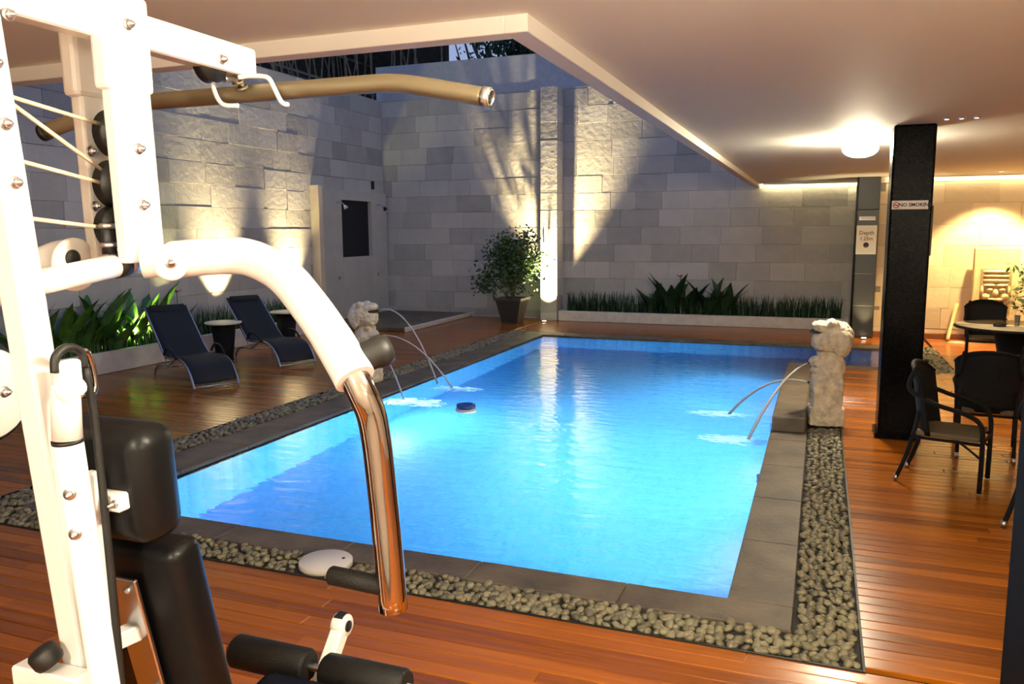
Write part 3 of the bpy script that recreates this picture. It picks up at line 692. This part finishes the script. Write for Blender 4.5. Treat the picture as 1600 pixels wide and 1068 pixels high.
def splash(label, x, y, rx, ry, seed):
    rnd = random.Random(seed); q = B(); N = 44; rows = []
    for i in range(N + 1):
        row = []
        for j in range(N + 1):
            u, v = -1 + 2 * i / N, -1 + 2 * j / N; d = math.hypot(u, v)
            nz = noise.fractal(Vector((u * 3.2 + seed, v * 3.2, 0)), .9, 2.2, 4)
            h = max(0, 1 - d) * .05 + nz * .035 * max(0, 1 - d)
            row.append(q.verts.new((x + u * rx * (1 + .25 * nz), y + v * ry * (1 + .25 * nz), -.085 + h * .75 if d < 1.02 else -.1)))
        rows.append(row)
    for i in range(N):
        for j in range(N):
            u, v = -1 + 2 * (i + .5) / N, -1 + 2 * (j + .5) / N; d = math.hypot(u, v)
            if d < 1 and 1 - d + 1.1 * noise.fractal(Vector((u * 2.2 + seed * 3.1, v * 5.5, 1)), .8, 2.1, 4) > .22: q.faces.new((rows[i][j], rows[i + 1][j], rows[i + 1][j + 1], rows[i][j + 1])).smooth = True
    bmesh.ops.delete(q, geom=[v for v in q.verts if not v.link_faces], context='VERTS')
    new('splash_foam', q, M_foamw, label=label, category='splash', kind='stuff')
splash('white splash of foam by the right statue nearest the camera', -.72, 8.42, .42, .2, 1)
splash('white splash of foam farther out from the right statue', -1.05, 9.58, .36, .17, 2)
splash('white splash of foam on the left below the nearest jet', -4.76, 8.98, .44, .24, 3)
splash('white splash of foam on the left below the middle jet', -4.6, 9.97, .38, .18, 4)
r = root('chlorine_float', (-3.92, 8.71, -.028), label='round blue and white chlorine float drifting in the pool', category='pool float')
q = B(); lathe(q, [(0, -.06), (.11, -.06), (.125, -.02), (.125, .02), (.1, .03), (0, .03)], 28); new('float_ring', q, M_whitecap, r)
q = B(); lathe(q, [(0, .028), (.112, .028), (.118, .045), (.112, .075), (.07, .08), (.06, .065), (0, .065)], 28); new('cap', q, M_blue, r)
r = root('skimmer_lid', (-2.87, 4.17, .0), label='round white skimmer lid lying on the front pebbles', category='lid')
q = B(); lathe(q, [(0, -.01), (.155, -.01), (.17, .0), (.17, .03), (.163, .038), (.0, .042)], 36); new('lid_disc', q, M_whitecap, r)
q = B(); disc(q, (.1, .05, .041), (0, 0, 1), .01, .006, 12, .001); new('finger_hole', q, M_ink, r)

# ================================================================ dining set on the right
def make_chair(loc, rz, label):
    """Rounded armchair facing local +X."""
    r = root('rattan_armchair', loc, rz, label=label, category='chair', group='black rattan armchairs')
    W = .25
    for s in (-1, 1):
        q = B(); tube(q, spline([(-.20, s * W * .85, .98), (-.24, s * W, .80), (-.05, s * (W + .03), .70), (.18, s * (W + .03), .64), (.29, s * (W + .01), .56), (.31, s * W, .38), (.31, s * W, .01)], 6), .019, 10); new('arm_leg', q, M_rattan, r)
        q = B(); tube(q, spline([(-.16, s * W * .9, .62), (-.19, s * W * .9, .44), (-.25, s * W * .9, .2), (-.31, s * W * .9, .02)], 5), .017, 10); lg_ = new('back_leg', q, M_rattan, r)
        q = B(); tube(q, [(-.308, s * W * .9, .05), (-.313, s * W * .9, .002)], .019, 10); new('foot_cap', q, M_steel, lg_)
    q = B(); rows = []
    for i in range(9):                         # curved woven back
        t = i / 8; row = []
        for j in range(11):
            a = -1.25 + 2.5 * j / 10; top = .99 - .07 * abs(a) ** 2
            z = .42 + (top - .42) * t; R_ = W + .02 + .03 * t
            row.append(q.verts.new((-.02 - .06 * t - math.cos(a) * .16 - (.02 * t), math.sin(a) * R_, z)))
        rows.append(row)
    for a, c_ in zip(rows, rows[1:]):
        for k in range(10): q.faces.new((a[k], a[k + 1], c_[k + 1], c_[k])).smooth = True
    o = new('backrest', q, M_rattan, r); md = o.modifiers.new('thickness', 'SOLIDIFY'); md.thickness = .022; md.offset = 0
    q = B(); tube(q, [(-.10 - math.cos(a) * .16, math.sin(a) * (W + .05), .99 - .07 * a * a) for a in [-1.25 + .25 * k for k in range(11)]], .019, 10); new('top_rail', q, M_rattan, r)
    q = B(); box(q, -.18, .29, -W + .01, W - .01, .41, .455, .016, 2); new('seat', q, M_seat, r)
    q = B(); tube(q, [(-.2, -W, .40), (.31, -W, .40), (.31, W, .40), (-.2, W, .40), (-.2, -W, .40)], .014, 8); new('seat_frame', q, M_rattan, r)
    for s in (-1, 1):
        q = B(); tube(q, spline([(.31, s * W, .28), (.22, s * W, .35), (.15, s * W, .40)], 4), .01, 8); new('brace', q, M_rattan, r)
    return r
ch = make_chair((1.03, 7.47, 0), math.radians(-16), 'black rattan armchair nearest the camera, turned sideways in front of the black column')
dup(ch, (1.52, 8.55, 0), math.radians(82), label='black rattan armchair just behind the nearest one, seen from the back')
dup(ch, (2.42, 14.2, 0), math.radians(-95), label='black rattan armchair on the far side of the round table')
dup(ch, (2.75, 11.55, 0), math.radians(95), label='black rattan armchair on the near side of the round table')
dup(ch, (1.66, 6.28, 0), math.radians(20), label='black rattan armchair at the right edge, only its foot in view')
tb = root('round_table', (2.55, 12.85, 0), label='round glass-topped black table in the far right corner', category='table')
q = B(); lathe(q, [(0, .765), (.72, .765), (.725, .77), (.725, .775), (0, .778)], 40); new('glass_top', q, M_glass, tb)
q = B(); lathe(q, [(.70, .735), (.745, .735), (.755, .75), (.745, .764), (.70, .764), (.70, .735)], 40); new('rim', q, M_rattan, tb)
q = B(); lathe(q, [(0, .002), (.3, .002), (.28, .05), (.2, .4), (.26, .73), (0, .73)], 28); new('pedestal', q, M_rattan, tb)
r = root('drinking_glass', (2.55, 12.75, .7785), label='tall clear glass with a pale straw on the round table', category='glass')
q = B(); lathe(q, [(0, 0), (.03, 0), (.036, .15), (.032, .15), (.027, .01), (0, .01)], 18); new('tumbler', q, M_clear, r)
q = B(); tube(q, [(.0, 0, .012), (.025, .0, .26)], .006, 8); new('straw', q, M_sign, r)
r = root('ashtray', (2.32, 12.62, .7785), label='low dark ashtray on the round table', category='ashtray')
q = B(); lathe(q, [(0, 0), (.075, 0), (.085, .045), (.07, .045), (.06, .015), (0, .015)], 20); new('bowl', q, M_rubber, r)
# carved panel
cp = root('carved_panel', (3.03, 17.15, 0), label='tall yellow sandstone panel with a carved face leaning at the far wall', category='sculpture')
q = B(); box(q, -.37, .37, -.06, .1, .002, 1.76, .02, 2); new('slab', q, M_carved, cp)
q = B(); box(q, -.25, .25, -.075, -.055, .57, 1.38, .006); new('recess', q, plain('carving_ground', (.42, .32, .17), .85, bump=.5, bscale=60), cp)
def carve(name, x, z, sx_, sz_, d=.05):
    q = B(); bmesh.ops.create_uvsphere(q, u_segments=16, v_segments=10, radius=1, matrix=Matrix.Translation((x, -.075, z + .12)) @ Matrix.Diagonal((sx_, d, sz_, 1)))
    for f in q.faces: f.smooth = True
    new(name, q, M_carved, cp)
for z in (1.2, 1.12, 1.04): carve('headdress_band', 0, z, .22, .03, .04)
for s in (-1, 1):
    carve('brow', s * .1, .95, .1, .028, .06); carve('eye', s * .1, .87, .06, .04, .055); carve('cheek', s * .15, .74, .07, .06, .05); carve('ear', s * .22, .85, .03, .09, .04)
carve('nose', 0, .81, .05, .07, .08); carve('upper_lip', 0, .69, .14, .03, .06); carve('lower_lip', 0, .62, .12, .03, .055); carve('chin', 0, .53, .13, .05, .05)
q = B(); tube(q, spline([(2.28, 16.95, .03), (2.36, 17.15, .32), (2.46, 17.37, .68)], 4), [.03, .034, .034, .03, .03, .034, .036, .038, .04], 12)
new('bamboo_stick', q, plain('pale_bamboo', (.62, .50, .26), .55), label='short pale bamboo stick leaning against the far wall', category='stick')
# signs
def sign(name, label, cx, y, z, w, h, m, cat='sign'):
    r = root(name, (cx, y, z), label=label, category=cat); q = B(); box(q, -w / 2, w / 2, -.008, .0, -h / 2, h / 2, .003); new('board', q, m, r); return r
RX = Matrix.Rotation(PI / 2, 4, 'X')
def letters(r, body, size, x, z, m, bold=0):
    me = text_mesh(body, size, bold); me.transform(Matrix.Translation((x, -.0095, z)) @ RX); link('lettering', me, m, r)
s = sign('no_smoking_sign', 'small white NO SMOKING sign high on the black column', .785, 8.815, 2.335, .32, .085, M_sign)
letters(s, 'NO SMOKING', .047, .05, 0, M_ink, .0012)
q = B(); lathe(q, [(.022, -.001), (.03, -.001), (.03, .001), (.022, .001), (.022, -.001)], 24, Matrix.Translation((-.122, -.0095, 0)) @ RX); sy = new('prohibition_symbol', q, M_inkred, s)
q = B(); beam(q, (-.139, -.0095, .017), (-.105, -.0095, -.017), .002, .006, 0, (0, 1, 0)); new('slash', q, M_inkred, sy)
q = B(); box(q, -.142, -.104, -.0105, -.009, -.004, .004); new('cigarette', q, M_ink, sy)
s = sign('no_smoking_sign', 'narrow white NO SMOKING sign above the depth poster on the grey column', .80, 17.085, 2.315, .29, .07, M_sign); letters(s, 'NO SMOKING', .038, .03, 0, M_inkbrown)
s = sign('depth_poster', 'white poster with depth lettering and a dark round emblem on the grey column', .80, 17.085, 1.905, .36, .55, M_signw, 'poster')
letters(s, 'Depth', .105, 0, .13, M_inkbrown, .002); letters(s, '1.25m', .095, 0, .02, M_inkbrown, .002)
q = B(); disc(q, (0, -.0095, -.1), (0, 1, 0), .05, .003, 20, .001); new('emblem', q, M_ink, s)
# showers
for i, y in enumerate((16.28, 18.1)):
    r = root('wall_shower_head', (WL + .14, y, 0), label=('white shower head left of the dark wall niche', 'shower head right of the dark wall niche')[i], category='shower', group='showers in the stone corner')
    q = B(); tube(q, spline([(0, 0, 2.78), (.12, 0, 2.8), (.22, 0, 2.72)], 5), .012, 8); a = new('pipe', q, M_steel, r)
    q = B(); tube(q, [(.21, 0, 2.73), (.26, 0, 2.66)], [.018, .055], 16); new('shower_rose', q, M_whitecap if i == 0 else M_rubber, r)
    q = B(); disc(q, (.02, 0, 1.05), (1, 0, 0), .035, .05, 16); new('valve', q, M_steel, r)
q = B(); box(q, WL - .02, WL + .03, 18.1, 18.22, 3.18, 3.38, .01); new('wall_switch', q, M_rubber, label='small dark box high on the left wall above the shower corner', category='switch')

# ================================================================ beyond the walls: thatch roof with bamboo poles, trees
br = root('bamboo_roof', (-13.5, 15, 0), label='dark thatched roof on bamboo poles rising beyond the left wall', category='roof')
OF = (-13.5, 15, 0)
q = B(); box(q, -13.6, -13.4, 8, 21.2, 4.5, 9.5); new('thatch_screen', q, M_thatch, br, OF)
q = B(); box(q, -13.6, -10.0, 21.2, 21.4, 4.5, 9.8); new('thatch_screen', q, M_thatch, br, OF)
rnd = random.Random(21)
for i in range(40):
    y = 12.5 + i * .2 + rnd.uniform(-.1, .1); q = B(); x = rnd.uniform(-13.1, -11.3)
    tube(q, [(x, y, 4.6), (x - rnd.uniform(-.2, .3), y + rnd.uniform(-1.8, -.3) * (1 if i % 4 else -1), 8.2)], rnd.uniform(.012, .03), 7); new('bamboo_pole', q, M_bamboo, br, OF)
for i in range(18):
    x = -13.4 + i * .2; q = B()
    tube(q, [(x, 20.6 + rnd.uniform(-.4, .4), 5), (x + rnd.uniform(-1.2, .6), 20.6, 9.4)], rnd.uniform(.014, .032), 7); new('bamboo_pole', q, M_bamboo, br, OF)
for i in range(5):
    q = B(); z = 5.6 + i * .5; tube(q, [(-12.2, 9, z), (-12.2 + rnd.uniform(-.3, .3), 21, z + rnd.uniform(-.3, .5))], .03, 8); new('bamboo_rail', q, M_bamboo, br, OF)
def tree(loc, n, spread, label, seed):
    rnd = random.Random(seed); r = root('tree', loc, label=label, category='tree', group='dark trees behind the back wall')
    q = B(); tube(q, spline([(0, 0, 0), (.2, .1, 4), (-.1, .2, 7.5)], 5), [.2 - .011 * i for i in range(11)], 10); new('trunk', q, M_stem, r)
    tips = []
    for k in range(16):
        a = rnd.uniform(0, 6.3); e = Vector((math.cos(a) * spread * rnd.uniform(.4, 1), math.sin(a) * 1.2, rnd.uniform(6.2, 9.8)))
        q = B(); tube(q, spline([(0, .1, rnd.uniform(4, 6.5)), (e.x * .5, e.y * .5, e.z * .8), e], 4), [.06, .055, .05, .045, .04, .03, .025, .02, .012], 7); new('branch', q, M_stem, r); tips.append(e)
    vs, fs = [], []
    for _ in range(n):
        t = rnd.choice(tips); p = t + Vector((rnd.gauss(0, .55), rnd.gauss(0, .5), rnd.gauss(0, .45))); d = Vector((rnd.gauss(0, 1), rnd.gauss(0, 1), rnd.gauss(0, 1))).normalized(); s_ = d.orthogonal().normalized(); L = rnd.uniform(.12, .26); m_ = len(vs)
        vs += [tuple(p), tuple(p + d * L * .5 + s_ * L * .22), tuple(p + d * L), tuple(p + d * L * .5 - s_ * L * .22)]; fs.append((m_, m_ + 1, m_ + 2, m_ + 3))
    me = bpy.data.meshes.new('foliage'); me.from_pydata(vs, [], fs); link('foliage', me, M_leafd, r, kind='stuff')
tree((-9.3, 22.6, 0), 500, 1.5, 'thin dark tree with bare branches crossing the patch of sky', 31)
tree((-6.75, 20.9, 0), 9000, 1.35, 'dark tree behind the back wall right of the patch of sky', 32)
tree((-3.4, 22.5, 0), 2600, 1.1, 'dark tree behind the back wall near the ceiling edge', 33)

# ================================================================ exercise machine in the foreground
G0 = (-1.5, 1.4, 0)
G = root('multi_gym', G0, label='white steel multi-station exercise machine with black pads in the left foreground', category='gym machine')
def gp(name, q, m, parent=None, **kw): return new(name, q, m, parent if parent is not None else G, G0 if parent is None else None, **kw)
def sub(name, q, m, parent):           # sub-part: parent's own parent inverse already places it
    o = new(name, q, m, parent); return o
def bolt(parent, p, d=(1, 0, 0), r=.0085):
    q = B(); disc(q, Vector(p), d, r * 1.5, .004, 14, .001); lathe(q, [(0, 0), (r, 0), (r, .012), (r * .6, .0125), (r * .55, .017), (0, .018)], 6, axis_mat(p, d)); return sub('bolt', q, M_steel, parent)
# base frame on the deck
q = B(); box(q, -1.535, -1.465, 1.0, 2.45, .03, .1, .008); gp('base_rail', q, M_white)
for y in (1.05, 2.4):
    q = B(); box(q, -1.95, -1.05, y - .035, y + .035, .002, .07, .008); gp('floor_bar', q, M_white)
# posts
q = B(); beam(q, (-1.5, 1.33, .08), (-1.5, 1.122, 2.53), .06, .06, .007, (1, 0, 0), 2); rp_ = gp('rear_post', q, M_white)
for z, y in ((2.31, 1.14), (2.2, 1.15), (2.42, 1.13), (1.62, 1.2)): bolt(rp_, (-1.469, y, z))
q = B(); beam(q, (-1.5, .55, 2.56), (-1.5, 1.905, 2.56), .06, .078, .01, (1, 0, 0), 2); bo = gp('boom', q, M_white)
for y, z in ((1.76, 2.545), (1.165, 2.515)): bolt(bo, (-1.469, y, z))
q = B(); beam(q, (-1.5, .58, .08), (-1.5, .6, 2.53), .06, .06, .007, (1, 0, 0), 2); gp('weight_post', q, M_white)
for x, yc, wd in ((-1.468, 1.442, .112), (-1.612, 1.468, .072)):
    q = B(); beam(q, (x, yc - .01, 2.6), (x, yc + .01, 2.035), .034, wd, .007, (1, 0, 0), 2); fp = gp('front_post', q, M_white)
    q = B(); beam(q, (x, yc - .012, 2.622), (x, yc - .007, 2.412), .048, wd + .02, .012, (1, 0, 0), 2); sub('post_sleeve', q, M_white, fp)
    for y, z in ((1.43, 2.555), (1.445, 2.29), (1.447, 2.165)): bolt(fp, (x + (.026 if z > 2.4 else .018), y, z))
for y, z, rr in ((1.47, 2.33, .055), (1.46, 2.215, .055), (1.45, 2.115, .05)):
    q = B(); lathe(q, [(0, -.014), (rr, -.014), (rr * .86, 0), (rr, .014), (0, .014)], 28, axis_mat((-1.54, y, z), (1, 0, 0))); pu = gp('pulley', q, M_rubber)
q = B(); lathe(q, [(0, -.014), (.05, -.014), (.044, 0), (.05, .014), (0, .014)], 28, axis_mat((-1.5, 1.75, 2.537), (1, 0, 0))); gp('pulley', q, M_rubber)
for a, c_ in (((-1.5, 1.15, 2.372), (-1.54, 1.44, 2.345)), ((-1.5, 1.15, 2.372), (-1.54, 1.44, 2.235)), ((-1.5, 1.16, 2.25), (-1.54, 1.44, 2.212)), ((-1.5, 1.17, 2.135), (-1.54, 1.44, 2.112))):
    q = B(); tube(q, [a, c_], .0045, 8); gp('cable', q, M_cable)
q = B(); tube(q, [(-1.5, 1.19, 2.0), (-1.5, 1.40, 2.028), (-1.5, 1.405, 2.0285)], [.0265, .0265, .02], 20); cb = gp('cross_tube', q, M_white)
q = B(); tube(q, [(-1.5, 1.402, 2.028), (-1.5, 1.43, 2.032)], .029, 20); sub('rubber_ring', q, M_rubber, cb)
q = B(); tube(q, [(-1.5, 1.43, 2.032), (-1.5, 1.46, 2.036)], .026, 20); sub('end_collar', q, M_steel, cb)
q = B(); tube(q, [(-1.51, 1.40, 2.055), (-1.515, 1.40, 2.125)], [.016, .013], 14); aj = gp('cable_adjuster', q, M_rubber)
for z in (2.075, 2.118):
    q = B(); disc(q, (-1.512, 1.40, z), (0, 0, 1), .019, .012, 16); sub('nut', q, M_steel, aj)
q = B(); disc(q, (-1.62, 1.40, 2.03), (1, 0, 0), .062, .012, 32); d_ = gp('pulley_plate', q, M_whitecap)
q = B(); disc(q, (-1.612, 1.39, 2.045), (1, 0, 0), .02, .01, 20); sub('hub', q, M_rubber, d_)
q = B(); disc(q, (-1.66, 1.19, 1.76), (1, 0, 0), .10, .014, 40); d_ = gp('pulley_plate', q, M_whitecap)
bolt(d_, (-1.653, 1.225, 1.76))
q = B(); lathe(q, [(0, -.012), (.105, -.012), (.095, 0), (.105, .012), (0, .012)], 32, axis_mat((-1.685, 1.2, 1.755), (1, 0, 0))); gp('pulley', q, M_rubber)
# press arm sweeping out to the right, chrome tube and grip at its end
arm = spline([(-1.455, 1.44, 2.035), (-1.40, 1.475, 2.040), (-1.32, 1.51, 2.047), (-1.24, 1.538, 2.045), (-1.14, 1.528, 2.008), (-1.05, 1.494, 1.947), (-.97, 1.467, 1.872), (-.90, 1.439, 1.796)], 6)
q = B(); tube(q, arm, [.037] * 6 + [.043] * 30 + [.044] * (len(arm) - 36), 20); pa = gp('press_arm', q, M_white)
q = B(); disc(q, (-1.40, 1.462, 2.03), (.75, -.66, 0), .036, .09, 24, .006); lug = sub('pivot_lug', q, M_white, pa)
bolt(pa, (-1.366, 1.432, 2.035), (.75, -.66, 0))
ct = spline([(-.915, 1.445, 1.812), (-.888, 1.445, 1.765), (-.872, 1.462, 1.69), (-.862, 1.478, 1.5), (-.85, 1.485, 1.275)], 5)
q = B(); tube(q, ct, .032, 24); sub('chrome_tube', q, M_chrome, pa)
q = B(); tube(q, [(-.86, 1.475, 1.33), (-1.0, 1.475, 1.335), (-1.005, 1.475, 1.335)], [.0215, .0215, .018], 18); sub('hand_grip', q, M_foam, pa)
q = B(); lathe(q, [(0, -.02), (.03, -.02), (.033, .0), (.033, .02), (.036, .03), (.036, .045), (.028, .06), (0, .066)], 22, axis_mat((-.905, 1.485, 1.835), (.55, .6, .25))); sub('adjusting_knob', q, M_rubber, pa)
# mirrored arm on the far side
arm2 = [(-3.08 - p.x, p.y, p.z) for p in arm]
q = B(); tube(q, arm2, .037, 16); pa2 = gp('press_arm', q, M_white)
q = B(); tube(q, [(-3.08 - p.x, p.y, p.z) for p in ct], .0295, 20); sub('chrome_tube', q, M_chrome, pa2)
q = B(); tube(q, [(-2.22, 1.475, 1.33), (-2.08, 1.475, 1.335)], .0215, 16); sub('hand_grip', q, M_foam, pa2)
# round guide tube in front of the rear post
q = B(); tube(q, [(-1.4, 1.285, .08), (-1.4, 1.161, 1.685)], .029, 24); gt = gp('guide_tube', q, M_white)
q = B(); tube(q, [(-1.4, 1.161, 1.685), (-1.4, 1.1605, 1.692)], .030, 24); sub('rubber_ring', q, M_rubber, gt)
q = B(); tube(q, [(-1.4, 1.1605, 1.692), (-1.4, 1.165, 1.795), (-1.4, 1.166, 1.80)], [.0285, .0275, .024], 24); sub('inner_sleeve', q, M_white, gt)
q = B(); box(q, -1.415, -1.385, 1.148, 1.198, 1.79, 1.852, .008, 2); br_ = sub('eye_bracket', q, M_white, gt)
q = B(); beam(q, (-1.385, 1.135, 1.785), (-1.385, 1.195, 1.80), .035, .035, .014, (1, 0, 0), 2); sub('cable_stop', q, M_white, gt)
q = B(); tube(q, spline([(-1.4, 1.145, 1.83), (-1.4, 1.15, 1.862), (-1.4, 1.178, 1.876), (-1.4, 1.208, 1.862), (-1.4, 1.212, 1.83)], 5), .009, 10); sub('strap_loop', q, M_rubber, gt)
q = B(); tube(q, spline([(-1.4, 1.203, 1.862), (-1.4, 1.222, 1.86), (-1.4, 1.232, 1.83), (-1.4, 1.236, 1.79), (-1.4, 1.225, 1.772), (-1.4, 1.198, 1.776)], 5), .007, 10); sub('carabiner', q, M_chrome, gt)
for y, z in ((1.143, 1.585), (1.148, 1.50)): bolt(gt, (-1.385, y, z), (.5, -.86, 0))
q = B(); tube(q, spline([(-1.395, 1.212, 1.83), (-1.39, 1.222, 1.68), (-1.385, 1.226, 1.4), (-1.385, 1.233, 1.0), (-1.39, 1.24, .2)], 5), .0085, 10); gp('cable', q, M_rubber)
q = B(); beam(q, (-1.43, 1.235, 1.6), (-1.44, 1.29, .1), .03, .03, .004); gp('stay_bar', q, M_white)
# headrest, backrest, seat
def cushion(name, a, c_, w, t, bev, m=M_vinyl):
    q = B(); beam(q, a, c_, w, t, bev, (1, 0, 0), 4)
    for f in q.faces: f.smooth = True
    return gp(name, q, m)
hd = cushion('headrest', (-1.475, 1.335, 1.425), (-1.475, 1.318, 1.69), .31, .125, .045)
q = B(); box(q, -1.47, -1.362, 1.238, 1.285, 1.515, 1.555, .004); k_ = gp('headrest_bracket', q, M_white); bolt(k_, (-1.372, 1.237, 1.535), (0, -1, 0), .006)
bk = cushion('backrest', (-1.49, 1.55, .62), (-1.49, 1.385, 1.40), .33, .10, .03)
q = B(); beam(q, (-1.475, 1.475, .66), (-1.475, 1.335, 1.315), .085, .012, .003); pl_ = gp('backrest_plate', q, M_steel)
bolt(pl_, (-1.455, 1.338, 1.29), (0, -1, 0), .008); bolt(pl_, (-1.455, 1.395, 1.02), (0, -1, 0), .008)
q = B(); beam(q, (-1.5, 1.26, 1.17), (-1.475, 1.37, 1.17), .04, .04, .004, (0, 0, 1)); gp('backrest_bracket', q, M_white)
q = B(); beam(q, (-1.5, 1.3, .5), (-1.5, 2.25, .5), .06, .06, .007); gp('seat_beam', q, M_white)
cushion('seat_cushion', (-1.49, 1.62, .58), (-1.49, 2.08, .62), .36, .09, .035)
q = B(); beam(q, (-1.5, 2.2, .06), (-1.5, 2.2, .52), .06, .06, .007); gp('front_leg', q, M_white)
# thigh rollers and their lever
for x0, x1 in ((-1.87, -1.56), (-1.50, -1.19)):
    q = B(); tube(q, [(x0, 2.15, .645), (x0 + .012, 2.15, .645), (x1 - .012, 2.15, .645), (x1, 2.15, .645)], [.048, .058, .058, .048], 24); gp('foam_roller', q, M_foam)
q = B(); tube(q, [(-1.9, 2.15, .645), (-1.16, 2.15, .645)], .014, 12); gp('roller_axle', q, M_steel)
q = B(); beam(q, (-1.53, 2.15, .56), (-1.53, 2.30, .72), .05, .055, .006, (1, 0, 0)); lv = gp('lever', q, M_whitecap)
q = B(); disc(q, (-1.53, 2.305, .725), (1, 0, 0), .04, .052, 28, .005); sub('lever_head', q, M_whitecap, lv)
q = B(); disc(q, (-1.503, 2.305, .725), (1, 0, 0), .02, .006, 20, .001); sub('bushing', q, M_rubber, lv)
q = B(); beam(q, (-1.53, 2.283, .762), (-1.53, 2.322, .765), .034, .008, .001); sub('end_plug', q, M_rubber, lv)
# pop-pin bracket low at the left
q = B(); beam(q, (-1.62, 1.18, 1.14), (-1.43, 1.18, 1.145), .05, .05, .005, (0, 0, 1)); pb_ = gp('pin_bracket', q, M_white)
q = B(); tube(q, [(-1.5, 1.15, 1.185), (-1.5, 1.15, 1.2)], .006, 8); sub('pin', q, M_steel, pb_)
q = B(); lathe(q, [(0, -.02), (.028, -.02), (.032, -.01), (.032, .012), (.026, .02), (0, .02)], 14, axis_mat((-1.515, 1.16, 1.205), (-.4, -.3, .85))); sub('knob', q, M_rubber, pb_)
# hooks that hold the lat bar
for pts in ([(-1.56, 1.84, 2.535), (-1.574, 1.845, 2.499), (-1.556, 1.855, 2.452), (-1.51, 1.865, 2.446)], [(-1.475, 1.83, 2.512), (-1.445, 1.838, 2.515), (-1.395, 1.845, 2.509), (-1.38, 1.85, 2.486), (-1.358, 1.852, 2.445), (-1.35, 1.87, 2.44)]):
    q = B(); tube(q, spline(pts, 5), .0065, 10); gp('bar_hook', q, M_white)
q = B(); tube(q, spline([(-1.5, 1.80, 2.505), (-1.5, 1.84, 2.51), (-1.5, 1.87, 2.50), (-1.495, 1.89, 2.462)], 4), .009, 10); sn = gp('snap_link', q, M_steel)
for k in range(3):
    q = B(); lathe(q, [(.012, -.004), (.02, 0), (.012, .004), (.012, -.004)], 16, axis_mat((-1.498, 1.858 + .014 * k, 2.508 - .014 * k), (0, .6, -.8))); sub('swivel_ring', q, M_latbar, sn)
q = B(); tube(q, spline([(-2.22, 1.86, 2.412), (-2.02, 1.885, 2.465), (-1.96, 1.89, 2.478), (-1.85, 1.89, 2.480), (-1.5, 1.89, 2.480), (-1.12, 1.89, 2.480), (-1.04, 1.89, 2.477), (-.97, 1.888, 2.466), (-.776, 1.882, 2.424)], 6), .0235, 20)
lb = new('pulldown_bar', q, M_latbar, label='long steel pulldown bar with yellow reflected light in its colour hanging on hooks under the machine boom', category='gym bar')
q = B(); lathe(q, [(.017, 0), (.0255, 0), (.0255, .02), (.017, .022), (.017, 0)], 20, axis_mat((-.79, 1.8825, 2.427), (1, -.02, -.2))); new('end_ring', q, M_steel, lb)
q = B(); disc(q, (-.774, 1.882, 2.4236), (1, -.02, -.2), .0185, .004, 18, .001); new('end_plug', q, M_rubber, lb)
q = B(); tube(q, [(-2.222, 1.86, 2.4115), (-2.24, 1.857, 2.4065)], .026, 18); new('end_cap', q, M_rubber, lb)
